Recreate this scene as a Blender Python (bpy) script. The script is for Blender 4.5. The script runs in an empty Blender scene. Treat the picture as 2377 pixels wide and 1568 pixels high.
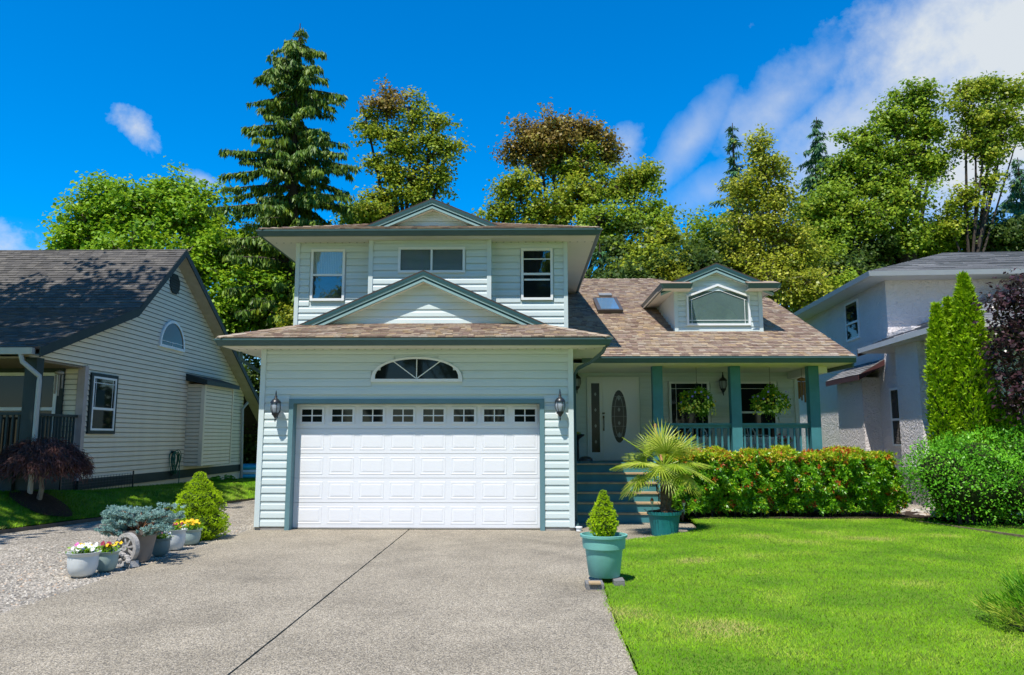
import bpy, math, random
import numpy as np
from mathutils import Vector, Matrix
random.seed(7); rng = np.random.default_rng(7)
S = bpy.context.scene; COL = S.collection
R = math.radians
# ------------------------------------------------------------------ camera, light, exposure
W0, H0, FPX = 2377.0, 1568.0, 1750.0
TH = math.atan(232 / FPX); PSI = math.atan(27 / FPX / math.cos(TH))
CAM = np.array([0, -15, 1.79])
FW = np.array([-math.sin(PSI)*math.cos(TH), math.cos(PSI)*math.cos(TH), math.sin(TH)])
RT = np.array([math.cos(PSI), math.sin(PSI), 0.0]); UP = np.cross(RT, FW)
def ray(x, y): return FW + (x - W0/2)/FPX*RT - (y - H0/2)/FPX*UP
def at(x, y, Y=None, X=None, Z=None):          # where a line of sight meets a plane of the place
    d = ray(x, y)
    t = (Y-CAM[1])/d[1] if Y is not None else (X-CAM[0])/d[0] if X is not None else (Z-CAM[2])/d[2]
    return CAM + t*d
cd = bpy.data.cameras.new('camera'); cam = bpy.data.objects.new('camera', cd); COL.objects.link(cam)
cam.matrix_world = Matrix([[RT[i], UP[i], -FW[i], CAM[i]] for i in range(3)] + [[0, 0, 0, 1]])
cd.sensor_fit = 'HORIZONTAL'; cd.sensor_width = 36; cd.lens = FPX/W0*36; cd.clip_end = 3000; cd.clip_start = .1
S.camera = cam
SUN_EL, SUN_AZ = 63, 25                         # height, and angle off the facade's normal towards -X
sv = np.array([-math.sin(R(SUN_AZ))*math.cos(R(SUN_EL)), -math.cos(R(SUN_AZ))*math.cos(R(SUN_EL)), math.sin(R(SUN_EL))])
ld = bpy.data.lights.new('sun', 'SUN'); ld.energy = 4.6; ld.angle = R(.53); ld.color = (1, .95, .87)
sun = bpy.data.objects.new('sun', ld); COL.objects.link(sun)
sun.rotation_euler = Vector(sv).to_track_quat('Z', 'Y').to_euler(); sun.location = (-10, -20, 40)
S.view_settings.view_transform = 'Standard'; S.view_settings.look = 'None'; S.view_settings.gamma = 1
S.view_settings.use_curve_mapping = False; S.view_settings.exposure = .42
try:
    S.cycles.max_bounces = 6; S.cycles.diffuse_bounces = 3; S.cycles.glossy_bounces = 3
    S.cycles.transmission_bounces = 4; S.cycles.transparent_max_bounces = 4; S.cycles.use_denoising = True
    S.cycles.caustics_reflective = False; S.cycles.caustics_refractive = False
except Exception: pass
w = bpy.data.worlds.new('World'); S.world = w; w.use_nodes = True
N, K = w.node_tree.nodes, w.node_tree.links; N.clear()
def wn(t, **kw):
    n = N.new(t)
    for k, v in kw.items(): setattr(n, k, v)
    return n
def wmath(op, a, b=None, clamp=False):
    n = wn('ShaderNodeMath', operation=op, use_clamp=clamp)
    for i, v in enumerate((a, b)):
        if v is None: continue
        if isinstance(v, (int, float)): n.inputs[i].default_value = v
        else: K.new(v, n.inputs[i])
    return n.outputs[0]
sky = wn('ShaderNodeTexSky', sky_type='NISHITA', sun_disc=False, sun_elevation=R(SUN_EL), sun_rotation=R(180+SUN_AZ))
sky.air_density = 1.0; sky.dust_density = 0; sky.ozone_density = 5.0; sky.altitude = 0
hs = wn('ShaderNodeHueSaturation'); hs.inputs['Saturation'].default_value = 1.5; hs.inputs['Value'].default_value = 1.10
hs.inputs['Hue'].default_value = .502
K.new(sky.outputs[0], hs.inputs['Color'])
bg = wn('ShaderNodeBackground'); bg.inputs['Strength'].default_value = .145; K.new(hs.outputs[0], bg.inputs['Color'])
tc = wn('ShaderNodeTexCoord'); Dn = tc.outputs['Generated']
def noise(scale, detail, rough, dist=0):
    n = wn('ShaderNodeTexNoise'); n.inputs['Scale'].default_value = scale; n.inputs['Detail'].default_value = detail
    n.inputs['Roughness'].default_value = rough; n.inputs['Distortion'].default_value = dist
    K.new(Dn, n.inputs['Vector']); return n.outputs['Fac']
nz1, nz2 = noise(5.0, 12, .58, .1), noise(14, 9, .6, .15)
def cloud(px, py, rx, ry, rot, dens):           # a cloud bank in a direction of the sky: soft ellipse of angular size rx, ry
    d = ray(px, py); d = d/np.linalg.norm(d)
    a = RT*math.cos(rot)-UP*math.sin(rot); b = RT*math.sin(rot)+UP*math.cos(rot)
    def dot(v):
        n = wn('ShaderNodeVectorMath', operation='DOT_PRODUCT'); K.new(Dn, n.inputs[0]); n.inputs[1].default_value = tuple(v); return n.outputs['Value']
    u = wmath('DIVIDE', wmath('SUBTRACT', dot(a), float(d@a)), rx/FPX); v = wmath('DIVIDE', wmath('SUBTRACT', dot(b), float(d@b)), ry/FPX)
    q = wmath('ADD', wmath('MULTIPLY', u, u), wmath('MULTIPLY', v, v))
    fr = wmath('GREATER_THAN', dot(d), .2)
    m = wmath('SUBTRACT', 1.0, wmath('SQRT', q))
    nn = wmath('ADD', wmath('MULTIPLY', wmath('SUBTRACT', nz1, .5), 1.9 if rx > 120 else 2.2), wmath('MULTIPLY', wmath('SUBTRACT', nz2, .5), 1.3 if rx > 120 else 3.4))
    e = wmath('MULTIPLY', wmath('MULTIPLY', wmath('ADD', m, nn), 1.1), dens, True)
    return wmath('MULTIPLY', e, fr)
CL = [(2375, 245, 660, 240, -.66, 1.05), (2450, 80, 430, 280, -.5, 1.2), (1820, 225, 170, 75, -.7, .6), (1960, 330, 320, 130, -.72, .85), (318, 298, 48, 36, .6, .8), (470, 418, 44, 20, .15, .5), (10, 575, 110, 40, .1, .9), (1600, 330, 130, 52, -.9, .42), (1455, 335, 44, 60, .2, .4), (1660, 440, 150, 60, -.5, .35)]
tot = None
for c in CL:
    m = cloud(*c); tot = m if tot is None else wmath('MAXIMUM', tot, m)
cb = wn('ShaderNodeBackground'); cb.inputs['Color'].default_value = (.86, .93, 1, 1); cb.inputs['Strength'].default_value = .62
mx = wn('ShaderNodeMixShader'); K.new(tot, mx.inputs[0]); K.new(bg.outputs[0], mx.inputs[1]); K.new(cb.outputs[0], mx.inputs[2])
out = wn('ShaderNodeOutputWorld'); K.new(mx.outputs[0], out.inputs['Surface'])

# ------------------------------------------------------------------ materials
def mat(name, base, rough=.6, var=.12, scale=4, bump=0, bscale=60, spec=.3, metal=0, stretch=None):
    m = bpy.data.materials.new(name); m.use_nodes = True; t = m.node_tree; b = t.nodes['Principled BSDF']
    b.inputs['Roughness'].default_value = rough; b.inputs['Specular IOR Level'].default_value = spec; b.inputs['Metallic'].default_value = metal
    c = t.nodes.new('ShaderNodeTexCoord'); v = c.outputs['Object']
    if stretch:
        mp = t.nodes.new('ShaderNodeMapping'); mp.inputs['Scale'].default_value = stretch; t.links.new(v, mp.inputs[0]); v = mp.outputs[0]
    n = t.nodes.new('ShaderNodeTexNoise'); n.inputs['Scale'].default_value = scale; n.inputs['Detail'].default_value = 5; n.inputs['Roughness'].default_value = .6
    t.links.new(v, n.inputs['Vector'])
    r = t.nodes.new('ShaderNodeValToRGB'); t.links.new(n.outputs['Fac'], r.inputs[0])
    lo = [max(0, x*(1-var)) for x in base]; hi = [min(1, x*(1+var)) for x in base]
    r.color_ramp.elements[0].position = .3; r.color_ramp.elements[1].position = .7
    r.color_ramp.elements[0].color = (*lo, 1); r.color_ramp.elements[1].color = (*hi, 1)
    t.links.new(r.outputs[0], b.inputs['Base Color'])
    if bump:
        n2 = t.nodes.new('ShaderNodeTexNoise'); n2.inputs['Scale'].default_value = bscale; n2.inputs['Detail'].default_value = 4; t.links.new(c.outputs['Object'], n2.inputs['Vector'])
        bp = t.nodes.new('ShaderNodeBump'); bp.inputs['Strength'].default_value = bump; bp.inputs['Distance'].default_value = .02
        t.links.new(n2.outputs['Fac'], bp.inputs['Height']); t.links.new(bp.outputs[0], b.inputs['Normal'])
    return m
def ramp_mat(name, stops, rough=.55, spec=.25, trans=0, source='tint', tcol=1.5, bump=0, bscale=80):
    m = bpy.data.materials.new(name); m.use_nodes = True; t = m.node_tree; b = t.nodes['Principled BSDF']
    b.inputs['Roughness'].default_value = rough; b.inputs['Specular IOR Level'].default_value = spec
    if source == 'object':
        a = t.nodes.new('ShaderNodeObjectInfo'); f = a.outputs['Random']
    else:
        a = t.nodes.new('ShaderNodeAttribute'); a.attribute_name = 'tint'; f = a.outputs['Fac']
    r = t.nodes.new('ShaderNodeValToRGB'); e = r.color_ramp.elements
    while len(e) < len(stops): e.new(.5)
    for q, (p, c) in zip(e, stops): q.position = p; q.color = (*c, 1)
    t.links.new(f, r.inputs[0])
    colour = r.outputs[0]
    if bump:
        c = t.nodes.new('ShaderNodeTexCoord'); n2 = t.nodes.new('ShaderNodeTexNoise'); n2.inputs['Scale'].default_value = bscale; t.links.new(c.outputs['Object'], n2.inputs['Vector'])
        n2.inputs['Detail'].default_value = 6
        mm = t.nodes.new('ShaderNodeMix'); mm.data_type = 'RGBA'; mm.blend_type = 'MULTIPLY'; mm.inputs['Factor'].default_value = bump
        rr = t.nodes.new('ShaderNodeMapRange'); rr.inputs[1].default_value = .3; rr.inputs[2].default_value = .7; rr.inputs[3].default_value = .6; rr.inputs[4].default_value = 1.3
        t.links.new(n2.outputs['Fac'], rr.inputs[0]); t.links.new(colour, mm.inputs['A']); t.links.new(rr.outputs[0], mm.inputs['B']); colour = mm.outputs['Result']
    t.links.new(colour, b.inputs['Base Color'])
    if trans:
        tr = t.nodes.new('ShaderNodeBsdfTranslucent'); g = t.nodes.new('ShaderNodeGamma'); g.inputs['Gamma'].default_value = .85
        t.links.new(colour, g.inputs[0]); t.links.new(g.outputs[0], tr.inputs[0])
        mxs = t.nodes.new('ShaderNodeMixShader'); mxs.inputs[0].default_value = trans; o = t.nodes['Material Output']
        t.links.new(b.outputs[0], mxs.inputs[1]); t.links.new(tr.outputs[0], mxs.inputs[2]); t.links.new(mxs.outputs[0], o.inputs['Surface'])
    return m
def aggregate(name, stops, scale, bump, stain=.25, rough=.85):
    m = bpy.data.materials.new(name); m.use_nodes = True; t = m.node_tree; b = t.nodes['Principled BSDF']; b.inputs['Roughness'].default_value = rough; b.inputs['Specular IOR Level'].default_value = .2
    c = t.nodes.new('ShaderNodeTexCoord'); v = t.nodes.new('ShaderNodeTexVoronoi'); v.inputs['Scale'].default_value = scale; t.links.new(c.outputs['Object'], v.inputs['Vector'])
    sp = t.nodes.new('ShaderNodeSeparateColor'); t.links.new(v.outputs['Color'], sp.inputs[0])
    r = t.nodes.new('ShaderNodeValToRGB'); e = r.color_ramp.elements
    while len(e) < len(stops): e.new(.5)
    for q, (p, cc) in zip(e, stops): q.position = p; q.color = (*cc, 1)
    t.links.new(sp.outputs[0], r.inputs[0])
    n = t.nodes.new('ShaderNodeTexNoise'); n.inputs['Scale'].default_value = .9; n.inputs['Detail'].default_value = 8; n.inputs['Roughness'].default_value = .65; t.links.new(c.outputs['Object'], n.inputs['Vector'])
    mr = t.nodes.new('ShaderNodeMapRange'); mr.inputs[1].default_value = .3; mr.inputs[2].default_value = .7; mr.inputs[3].default_value = 1-stain; mr.inputs[4].default_value = 1+stain*.5; t.links.new(n.outputs['Fac'], mr.inputs[0])
    ds = t.nodes.new('ShaderNodeMapRange'); ds.inputs[1].default_value = .3; ds.inputs[2].default_value = .75; ds.inputs[3].default_value = 1; ds.inputs[4].default_value = .55; t.links.new(v.outputs['Distance'], ds.inputs[0])
    n3 = t.nodes.new('ShaderNodeTexNoise'); n3.inputs['Scale'].default_value = .33; n3.inputs['Detail'].default_value = 6; n3.inputs['Roughness'].default_value = .7; t.links.new(c.outputs['Object'], n3.inputs['Vector'])
    m3 = t.nodes.new('ShaderNodeMapRange'); m3.inputs[1].default_value = .5; m3.inputs[2].default_value = .68; m3.inputs[3].default_value = 1.04; m3.inputs[4].default_value = .80; t.links.new(n3.outputs['Fac'], m3.inputs[0])
    mz_ = t.nodes.new('ShaderNodeMath'); mz_.operation = 'MULTIPLY'; t.links.new(m3.outputs[0], mz_.inputs[0]); t.links.new(mr.outputs[0], mz_.inputs[1]); mr = mz_
    mu = t.nodes.new('ShaderNodeMath'); mu.operation = 'MULTIPLY'; t.links.new(mr.outputs[0], mu.inputs[0]); t.links.new(ds.outputs[0], mu.inputs[1])
    mm = t.nodes.new('ShaderNodeMix'); mm.data_type = 'RGBA'; mm.blend_type = 'MULTIPLY'; mm.inputs['Factor'].default_value = 1
    t.links.new(r.outputs[0], mm.inputs['A']); t.links.new(mu.outputs[0], mm.inputs['B']); t.links.new(mm.outputs['Result'], b.inputs['Base Color'])
    bp = t.nodes.new('ShaderNodeBump'); bp.inputs['Strength'].default_value = bump; bp.inputs['Distance'].default_value = .012; bp.invert = True
    t.links.new(v.outputs['Distance'], bp.inputs['Height']); t.links.new(bp.outputs[0], b.inputs['Normal'])
    return m
def glass(name, base, rough=.03, ior=1.52):
    m = mat(name, base, rough, .05, 2, 0); b = m.node_tree.nodes['Principled BSDF']; b.inputs['IOR'].default_value = ior; b.inputs['Specular IOR Level'].default_value = .22
    return m
SIDING = mat('pale_blue_siding', (.60, .685, .68), .45, .03, 1.2, .03, 40, .35)
TRIMW = mat('white_trim', (.80, .82, .82), .4, .03, 2)
DOORW = mat('white_door_paint', (.79, .80, .83), .38, .02, 1.5, 0, 40, .4)
SOFFIT = mat('soffit_white', (.76, .74, .66), .6, .03, 2)
TEAL = mat('dark_teal_gutter', (.052, .105, .108), .38, .08, 2, 0, 40, .45)
TEALD = mat('deep_teal_rake', (.022, .075, .085), .5, .08, 2)
TEALL = mat('light_teal_rake', (.25, .385, .385), .45, .06, 2)
TEALP = mat('teal_porch_paint', (.055, .205, .225), .5, .12, 3, .05, 50)
TREAD = mat('bare_wood_tread', (.42, .30, .17), .7, .2, 6, .1, 80)
BLACK = mat('black_metal', (.014, .018, .024), .35, .2, 8, 0, 40, .5)
def clear_glass():
    m = bpy.data.materials.new('clear_glass'); m.use_nodes = True; t = m.node_tree; t.nodes.clear()
    tr = t.nodes.new('ShaderNodeBsdfTransparent'); tr.inputs[0].default_value = (.86, .91, .90, 1); g = t.nodes.new('ShaderNodeBsdfGlossy'); g.inputs['Roughness'].default_value = .015
    n = t.nodes.new('ShaderNodeTexNoise'); n.inputs['Scale'].default_value = 2.2; c = t.nodes.new('ShaderNodeTexCoord'); t.links.new(c.outputs['Object'], n.inputs['Vector']); bp = t.nodes.new('ShaderNodeBump'); bp.inputs['Strength'].default_value = .06; bp.inputs['Distance'].default_value = .02
    t.links.new(n.outputs['Fac'], bp.inputs['Height']); t.links.new(bp.outputs[0], g.inputs['Normal'])
    mx_ = t.nodes.new('ShaderNodeMixShader'); mx_.inputs[0].default_value = .10; o = t.nodes.new('ShaderNodeOutputMaterial')
    t.links.new(tr.outputs[0], mx_.inputs[1]); t.links.new(g.outputs[0], mx_.inputs[2]); t.links.new(mx_.outputs[0], o.inputs['Surface']); return m
CLEAR = clear_glass()
PANE = glass('dark_glass', (.010, .014, .014))
PANEB = glass('glass_over_white_blind', (.48, .56, .55))
PANES = glass('screened_glass', (.075, .10, .115), .15)
PANEG = glass('sky_pale_dormer_glass', (.15, .20, .205), .04)  # pale reflected sky put into the glass colour
LGLASS = glass('lantern_glass', (.30, .34, .38), .08, 1.6)
FROST = glass('leaded_glass', (.022, .032, .032), .2, 1.5)
LEAD = mat('bevelled_glass_leading', (.20, .25, .26), .25, .05, 4, 0, 40, .6)
BRASS = mat('aged_bronze', (.10, .065, .03), .4, .2, 8, 0, 40, .5)
SH_STOPS = [(0, (.225, .155, .12)), (.18, (.255, .18, .14)), (.36, (.30, .225, .165)), (.55, (.345, .27, .20)), (.72, (.39, .28, .17)), (.86, (.40, .335, .26)), (1, (.29, .215, .175))]
SHING = ramp_mat('brown_blend_shingle', SH_STOPS, .9, .1, 0, 'tint', bump=.5, bscale=25)
SHINGO = ramp_mat('brown_blend_shingle_piece', SH_STOPS, .9, .1, 0, 'object', bump=.5, bscale=25)
UNDER = mat('roof_felt', (.06, .045, .038), .9, .2, 10)
CONC = mat('grey_concrete', (.33, .31, .28), .85, .15, 3, .2, 40)
DRIVE = aggregate('exposed_aggregate', [(0, (.16, .145, .125)), (.22, (.29, .255, .195)), (.5, (.39, .335, .25)), (.8, (.49, .42, .31)), (1, (.62, .55, .44))], 92, .5)
GRAVEL = aggregate('loose_gravel', [(0, (.18, .16, .13)), (.3, (.31, .275, .22)), (.6, (.44, .385, .31)), (1, (.62, .56, .47))], 38, 1.0, .3)
SOIL = mat('bark_soil', (.035, .022, .014), .95, .4, 20, .6, 60)
LAWN = mat('lawn_turf', (.11, .20, .010), .9, .35, 3, .4, 90)
def up_normal(m, k):                              # blades in a sward shade much like the sward's own surface
    t = m.node_tree; b = t.nodes['Principled BSDF']; g = t.nodes.new('ShaderNodeNewGeometry'); a = t.nodes.new('ShaderNodeVectorMath'); a.operation = 'SCALE'; a.inputs['Scale'].default_value = k
    c = t.nodes.new('ShaderNodeVectorMath'); c.operation = 'ADD'; c.inputs[1].default_value = (0, -.12, 1); d = t.nodes.new('ShaderNodeVectorMath'); d.operation = 'NORMALIZE'
    t.links.new(g.outputs['Normal'], a.inputs[0]); t.links.new(a.outputs[0], c.inputs[0]); t.links.new(c.outputs[0], d.inputs[0]); t.links.new(d.outputs[0], b.inputs['Normal']); return m
GRASSM = ramp_mat('grass_blade', [(0, (.07, .21, .002)), (.3, (.13, .32, .002)), (.55, (.19, .40, .004)), (.75, (.28, .46, .025)), (.9, (.37, .46, .06)), (1, (.40, .38, .12))], .6, .2, .2)
up_normal(GRASSM, .35)
BARK = mat('tree_bark', (.055, .042, .032), .9, .4, 12, .6, 30)
BARKL = mat('pale_bark', (.21, .18, .14), .9, .35, 12, .5, 30)
def leafm(n, a, b, c, tr=.35, rough=.5): return ramp_mat(n, [(0, a), (.5, b), (1, c)], rough, .3, tr)
L_MAPLE = leafm('bright_maple_leaf', (0.1097, 0.2387, 0.0091), (0.2352, 0.4146, 0.0122), (0.4572, 0.5905, 0.0213))
L_OLIVE = leafm('olive_maple_leaf', (0.1440, 0.2333, 0.0140), (0.3025, 0.3843, 0.0224), (0.5762, 0.5350, 0.0392))
L_BROWN = leafm('browned_maple_leaf', (0.1781, 0.1199, 0.0245), (0.3142, 0.2180, 0.0408), (0.3561, 0.3271, 0.0476), .25)
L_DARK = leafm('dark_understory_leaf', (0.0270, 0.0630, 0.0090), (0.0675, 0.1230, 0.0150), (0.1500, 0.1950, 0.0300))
L_BIRCH = leafm('pale_birch_leaf', (0.1639, 0.2205, 0.0120), (0.3494, 0.3885, 0.0216), (0.6770, 0.6511, 0.1020), .35, .4)
L_GREENM = leafm('green_maple_leaf', (0.1223, 0.2171, 0.0122), (0.2445, 0.3703, 0.0182), (0.4619, 0.5235, 0.0380))
L_CONI = leafm('cedar_spray', (0.0463, 0.1010, 0.0116), (0.1159, 0.2105, 0.0173), (0.2754, 0.3509, 0.0154), .15)
L_CONID = leafm('blue_green_spray', (0.0284, 0.0900, 0.0405), (0.0607, 0.1688, 0.0648), (0.1215, 0.2812, 0.0607), .15)
L_ARB = leafm('golden_cedar_spray', (0.1207, 0.2434, 0.0038), (0.2587, 0.4399, 0.0058), (0.4312, 0.6178, 0.0096), .25)
L_PRIV = leafm('privet_leaf', (0.0667, 0.2313, 0.0120), (0.1332, 0.4084, 0.0168), (0.2818, 0.6396, 0.0300), .3, .4)
L_PURP = leafm('purple_leaf', (0.0234, 0.0104, 0.0143), (0.0520, 0.0234, 0.0286), (0.1430, 0.0715, 0.0780), .2, .3)
L_MAPJ = leafm('maroon_lace_leaf', (0.0581, 0.0228, 0.0192), (0.1188, 0.0456, 0.0346), (0.2640, 0.1140, 0.0768), .25)
L_YEL = leafm('yellow_shrub_leaf', (.16, .20, .006), (.28, .31, .012), (.38, .38, .03))
L_CONE = leafm('lime_needle', (0.2398, 0.3923, 0.0050), (0.4514, 0.6539, 0.0074), (0.6770, 0.8632, 0.0149), .25, .7)
L_BLUE = leafm('blue_needle', (0.1435, 0.2785, 0.2446), (0.2531, 0.4219, 0.3796), (0.4050, 0.5737, 0.5231), .15, .7)
L_JUN = leafm('juniper_needle', (0.0672, 0.2080, 0.0077), (0.1440, 0.3744, 0.0102), (0.3840, 0.4576, 0.0512), .3)
L_HEDGE = ramp_mat('pieris_leaf', [(0, (.055, .20, .005)), (.40, (.145, .40, .010)), (.58, (.27, .50, .014)), (.70, (.48, .52, .02)), (.82, (.60, .45, .04)), (.92, (.55, .14, .02)), (1, (.42, .04, .02))], .35, .45, .3)
L_PALM = leafm('palm_leaf', (0.1190, 0.2145, 0.0088), (0.2550, 0.3630, 0.0198), (0.5440, 0.5610, 0.0880), .3, .4)
L_FLOW = leafm('pot_foliage', (0.0924, 0.2318, 0.0112), (0.1848, 0.3864, 0.0134), (0.2957, 0.5216, 0.0224), .3)
def flower(n, c): return mat(n, c, .6, .1, 30)
F_WH, F_YE, F_PU, F_PK, F_MA, F_RED, F_OR = flower('white_petal', (.8, .8, .82)), flower('yellow_petal', (.80, .48, .01)), flower('violet_petal', (.30, .25, .62)), flower('pink_petal', (.75, .16, .42)), flower('maroon_petal', (.24, .012, .05)), flower('red_petal', (.5, .02, .03)), flower('pale_yellow_petal', (.72, .68, .08))

# ------------------------------------------------------------------ mesh helpers
class MB:
    def __init__(s): s.v = []; s.f = []; s.t = []
    def add(s, vs, fs, tint=.5):
        o = len(s.v); s.v += [tuple(float(c) for c in p) for p in vs]; s.f += [tuple(i+o for i in f) for f in fs]; s.t += [tint]*len(vs); return s
    def box(s, x0, x1, y0, y1, z0, z1, tint=.5):
        return s.add([(x0,y0,z0),(x1,y0,z0),(x1,y1,z0),(x0,y1,z0),(x0,y0,z1),(x1,y0,z1),(x1,y1,z1),(x0,y1,z1)], [(3,2,1,0),(4,5,6,7),(0,1,5,4),(1,2,6,5),(2,3,7,6),(3,0,4,7)], tint)
    def obox(s, o, a, b, c):                     # box from a corner and three edges
        o, a, b, c = (np.array(q, float) for q in (o, a, b, c))
        if np.dot(np.cross(a, b), c) < 0: a, b = b, a
        return s.add([o,o+a,o+a+b,o+b,o+c,o+a+c,o+a+b+c,o+b+c], [(3,2,1,0),(4,5,6,7),(0,1,5,4),(1,2,6,5),(2,3,7,6),(3,0,4,7)])
    def prism(s, poly, ext):                     # polygon (3d points) swept by a vector
        n = len(poly); p = [np.array(q, float) for q in poly]; e = np.array(ext, float)
        nn = sum((np.cross(p[i]-p[0], p[(i+1) % n]-p[0]) for i in range(n)), np.zeros(3))
        if np.dot(nn, e) > 0: p = p[::-1]
        return s.add(p+[q+e for q in p], [tuple(range(n)), tuple(range(2*n-1, n-1, -1))] + [((i+1) % n, i, i+n, (i+1) % n+n) for i in range(n)])
    def tube(s, pts, r, n=8, caps=True, tint=.5):
        pts = [np.array(p, float) for p in pts]; r = [r]*len(pts) if np.isscalar(r) else r
        vs = []; ref = None
        for i, p in enumerate(pts):
            d = pts[min(i+1, len(pts)-1)]-pts[max(i-1, 0)]; d = d/(np.linalg.norm(d)+1e-9)
            if ref is None: ref = np.array([0, 0, 1.0]) if abs(d[2]) < .9 else np.array([1.0, 0, 0])
            a = np.cross(d, ref); a /= np.linalg.norm(a)+1e-9; b = np.cross(d, a); ref = -b if np.dot(b, ref) < 0 else b
            b = np.cross(d, a)
            for k in range(n): q = 2*math.pi*k/n; vs.append(p+r[i]*(a*math.cos(q)+b*math.sin(q)))
        fs = [(i*n+k, i*n+(k+1) % n, (i+1)*n+(k+1) % n, (i+1)*n+k) for i in range(len(pts)-1) for k in range(n)]
        if caps: fs += [tuple(range(n-1, -1, -1)), tuple(range((len(pts)-1)*n, len(pts)*n))]
        return s.add(vs, fs, tint)
    def lathe(s, prof, c=(0, 0, 0), n=20, wob=None):
        vs = []
        for r, z in prof:
            for k in range(n):
                q = 2*math.pi*k/n; rr = r*(wob(k, z) if wob else 1); vs.append((c[0]+rr*math.cos(q), c[1]+rr*math.sin(q), c[2]+z))
        m = len(prof)
        fs = [(i*n+k, i*n+(k+1) % n, (i+1)*n+(k+1) % n, (i+1)*n+k) for i in range(m-1) for k in range(n)]
        fs += [tuple(range(n-1, -1, -1)), tuple(range((m-1)*n, m*n))]
        return s.add(vs, fs)
    def mesh(s, name, m, smooth=False):
        me = bpy.data.meshes.new(name); me.from_pydata(s.v, [], s.f); me.materials.append(m)
        a = me.attributes.new('tint', 'FLOAT', 'POINT'); a.data.foreach_set('value', s.t)
        if smooth:
            me.polygons.foreach_set('use_smooth', [True]*len(me.polygons)); me.set_sharp_from_angle(angle=R(40))
        me.update(); return me
    def build(s, name, m, parent=None, smooth=False, loc=None): return link(name, s.mesh(name, m, smooth), parent, loc)
def link(name, data, parent=None, loc=None):
    o = bpy.data.objects.new(name, data); COL.objects.link(o)
    if parent is not None: o.parent = parent
    if loc is not None: o.location = loc
    return o
def tag(o, label=None, cat=None, group=None, kind=None):
    for k, v in (('label', label), ('category', cat), ('group', group), ('kind', kind)):
        if v: o[k] = v
    return o
def thing(name, label, cat, loc=(0, 0, 0), group=None):
    return tag(link(name, None, None, loc), label, cat, group)
def struct(o): return tag(o, kind='structure')
def stuff(o): return tag(o, kind='stuff')
def copy_tree(o, loc=None, label=None):
    c = o.copy(); COL.objects.link(c)
    if loc is not None: c.location = loc
    if label: c['label'] = label
    for ch in o.children:
        d = ch.copy(); COL.objects.link(d); d.parent = c
        for g in ch.children:
            e = g.copy(); COL.objects.link(e); e.parent = d
    return c
def polymesh(name, V, nper, m, tint, parent=None, smooth=False):   # V: (count*nper, 3) separate faces of nper corners
    V = np.asarray(V, np.float32); n = len(V); q = n//nper
    me = bpy.data.meshes.new(name); me.vertices.add(n); me.vertices.foreach_set('co', V.ravel())
    me.loops.add(n); me.loops.foreach_set('vertex_index', np.arange(n, dtype=np.int32))
    me.polygons.add(q); me.polygons.foreach_set('loop_start', np.arange(0, n, nper, dtype=np.int32))
    a = me.attributes.new('tint', 'FLOAT', 'POINT'); a.data.foreach_set('value', np.repeat(np.asarray(tint, np.float32), nper))
    me.materials.append(m); me.update(calc_edges=True); me.validate()
    return link(name, me, parent)
def unit(a): return a/(np.linalg.norm(a, axis=-1, keepdims=True)+1e-9)
def leaves(name, pos, ax, nr, L, Wd, tint, m, parent=None, fold=.18):
    ax = unit(ax); sd = unit(np.cross(ax, nr)); nr = np.cross(sd, ax); L = np.asarray(L)[:, None]; Wd = np.asarray(Wd)[:, None]
    V = np.stack([pos, pos+ax*L*.45+sd*Wd*.5+nr*Wd*fold, pos+ax*L-nr*L*.12, pos+ax*L*.45-sd*Wd*.5+nr*Wd*fold], 1)
    return polymesh(name, V.reshape(-1, 3), 4, m, np.clip(tint, 0, 1), parent)
def rdir(n): return unit(rng.normal(size=(n, 3)))

# ------------------------------------------------------------------ ground
struct(MB().box(-400, 400, -60, 900, -.4, -.06).build('ground', LAWN))
drv = struct(link('driveway', None))
JX = -2.25
edge = [(1.02,-14),(.86,-9),(.9,-7),(.95,-5.8),(1.0,-4.9),(1.2,-3.4),(1.45,-2.3),(1.72,-1.55),(2.1,-1.28),(2.6,-1.08),(3.0,-.75),(3.25,-.3),(3.42,.3),(3.5,1.0),(3.5,1.5)]
jy = np.linspace(-14, .12, 120); jl = [(JX-.007-.007*random.random(), float(y), 0) for y in jy]; jr = [(JX+.007+.007*random.random(), float(y), 0) for y in jy]
MB().prism([(-5.37,-14,0)]+jl+[(-5.37,.12,0)], (0,0,-.12)).build('slab', DRIVE, drv)
MB().prism(jr[::-1]+[(x,y,0) for x, y in edge[:8]]+[(1.2,-1.0,0),(.99,-.05,0),(.99,.12,0)], (0,0,-.12)).build('slab', DRIVE, drv)
MB().prism([(1.215,-.99,0)]+[(x+.012,y+.01,0) for x, y in edge[7:]]+[(1.005,1.5,0),(1.005,-.04,0)], (0,0,-.12)).build('slab', DRIVE, drv)
gs = struct(MB().prism([(-5.38,-14,-.012),(-5.38,13,-.012),(-6.3,13,-.012),(-7.85,7.25,-.012),(-9.2,1.95,-.012),(-10.0,-1.2,-.012),(-12,-6,-.012),(-12,-14,-.012)], (0,0,-.1)).build('gravel_strip', GRAVEL))
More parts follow.
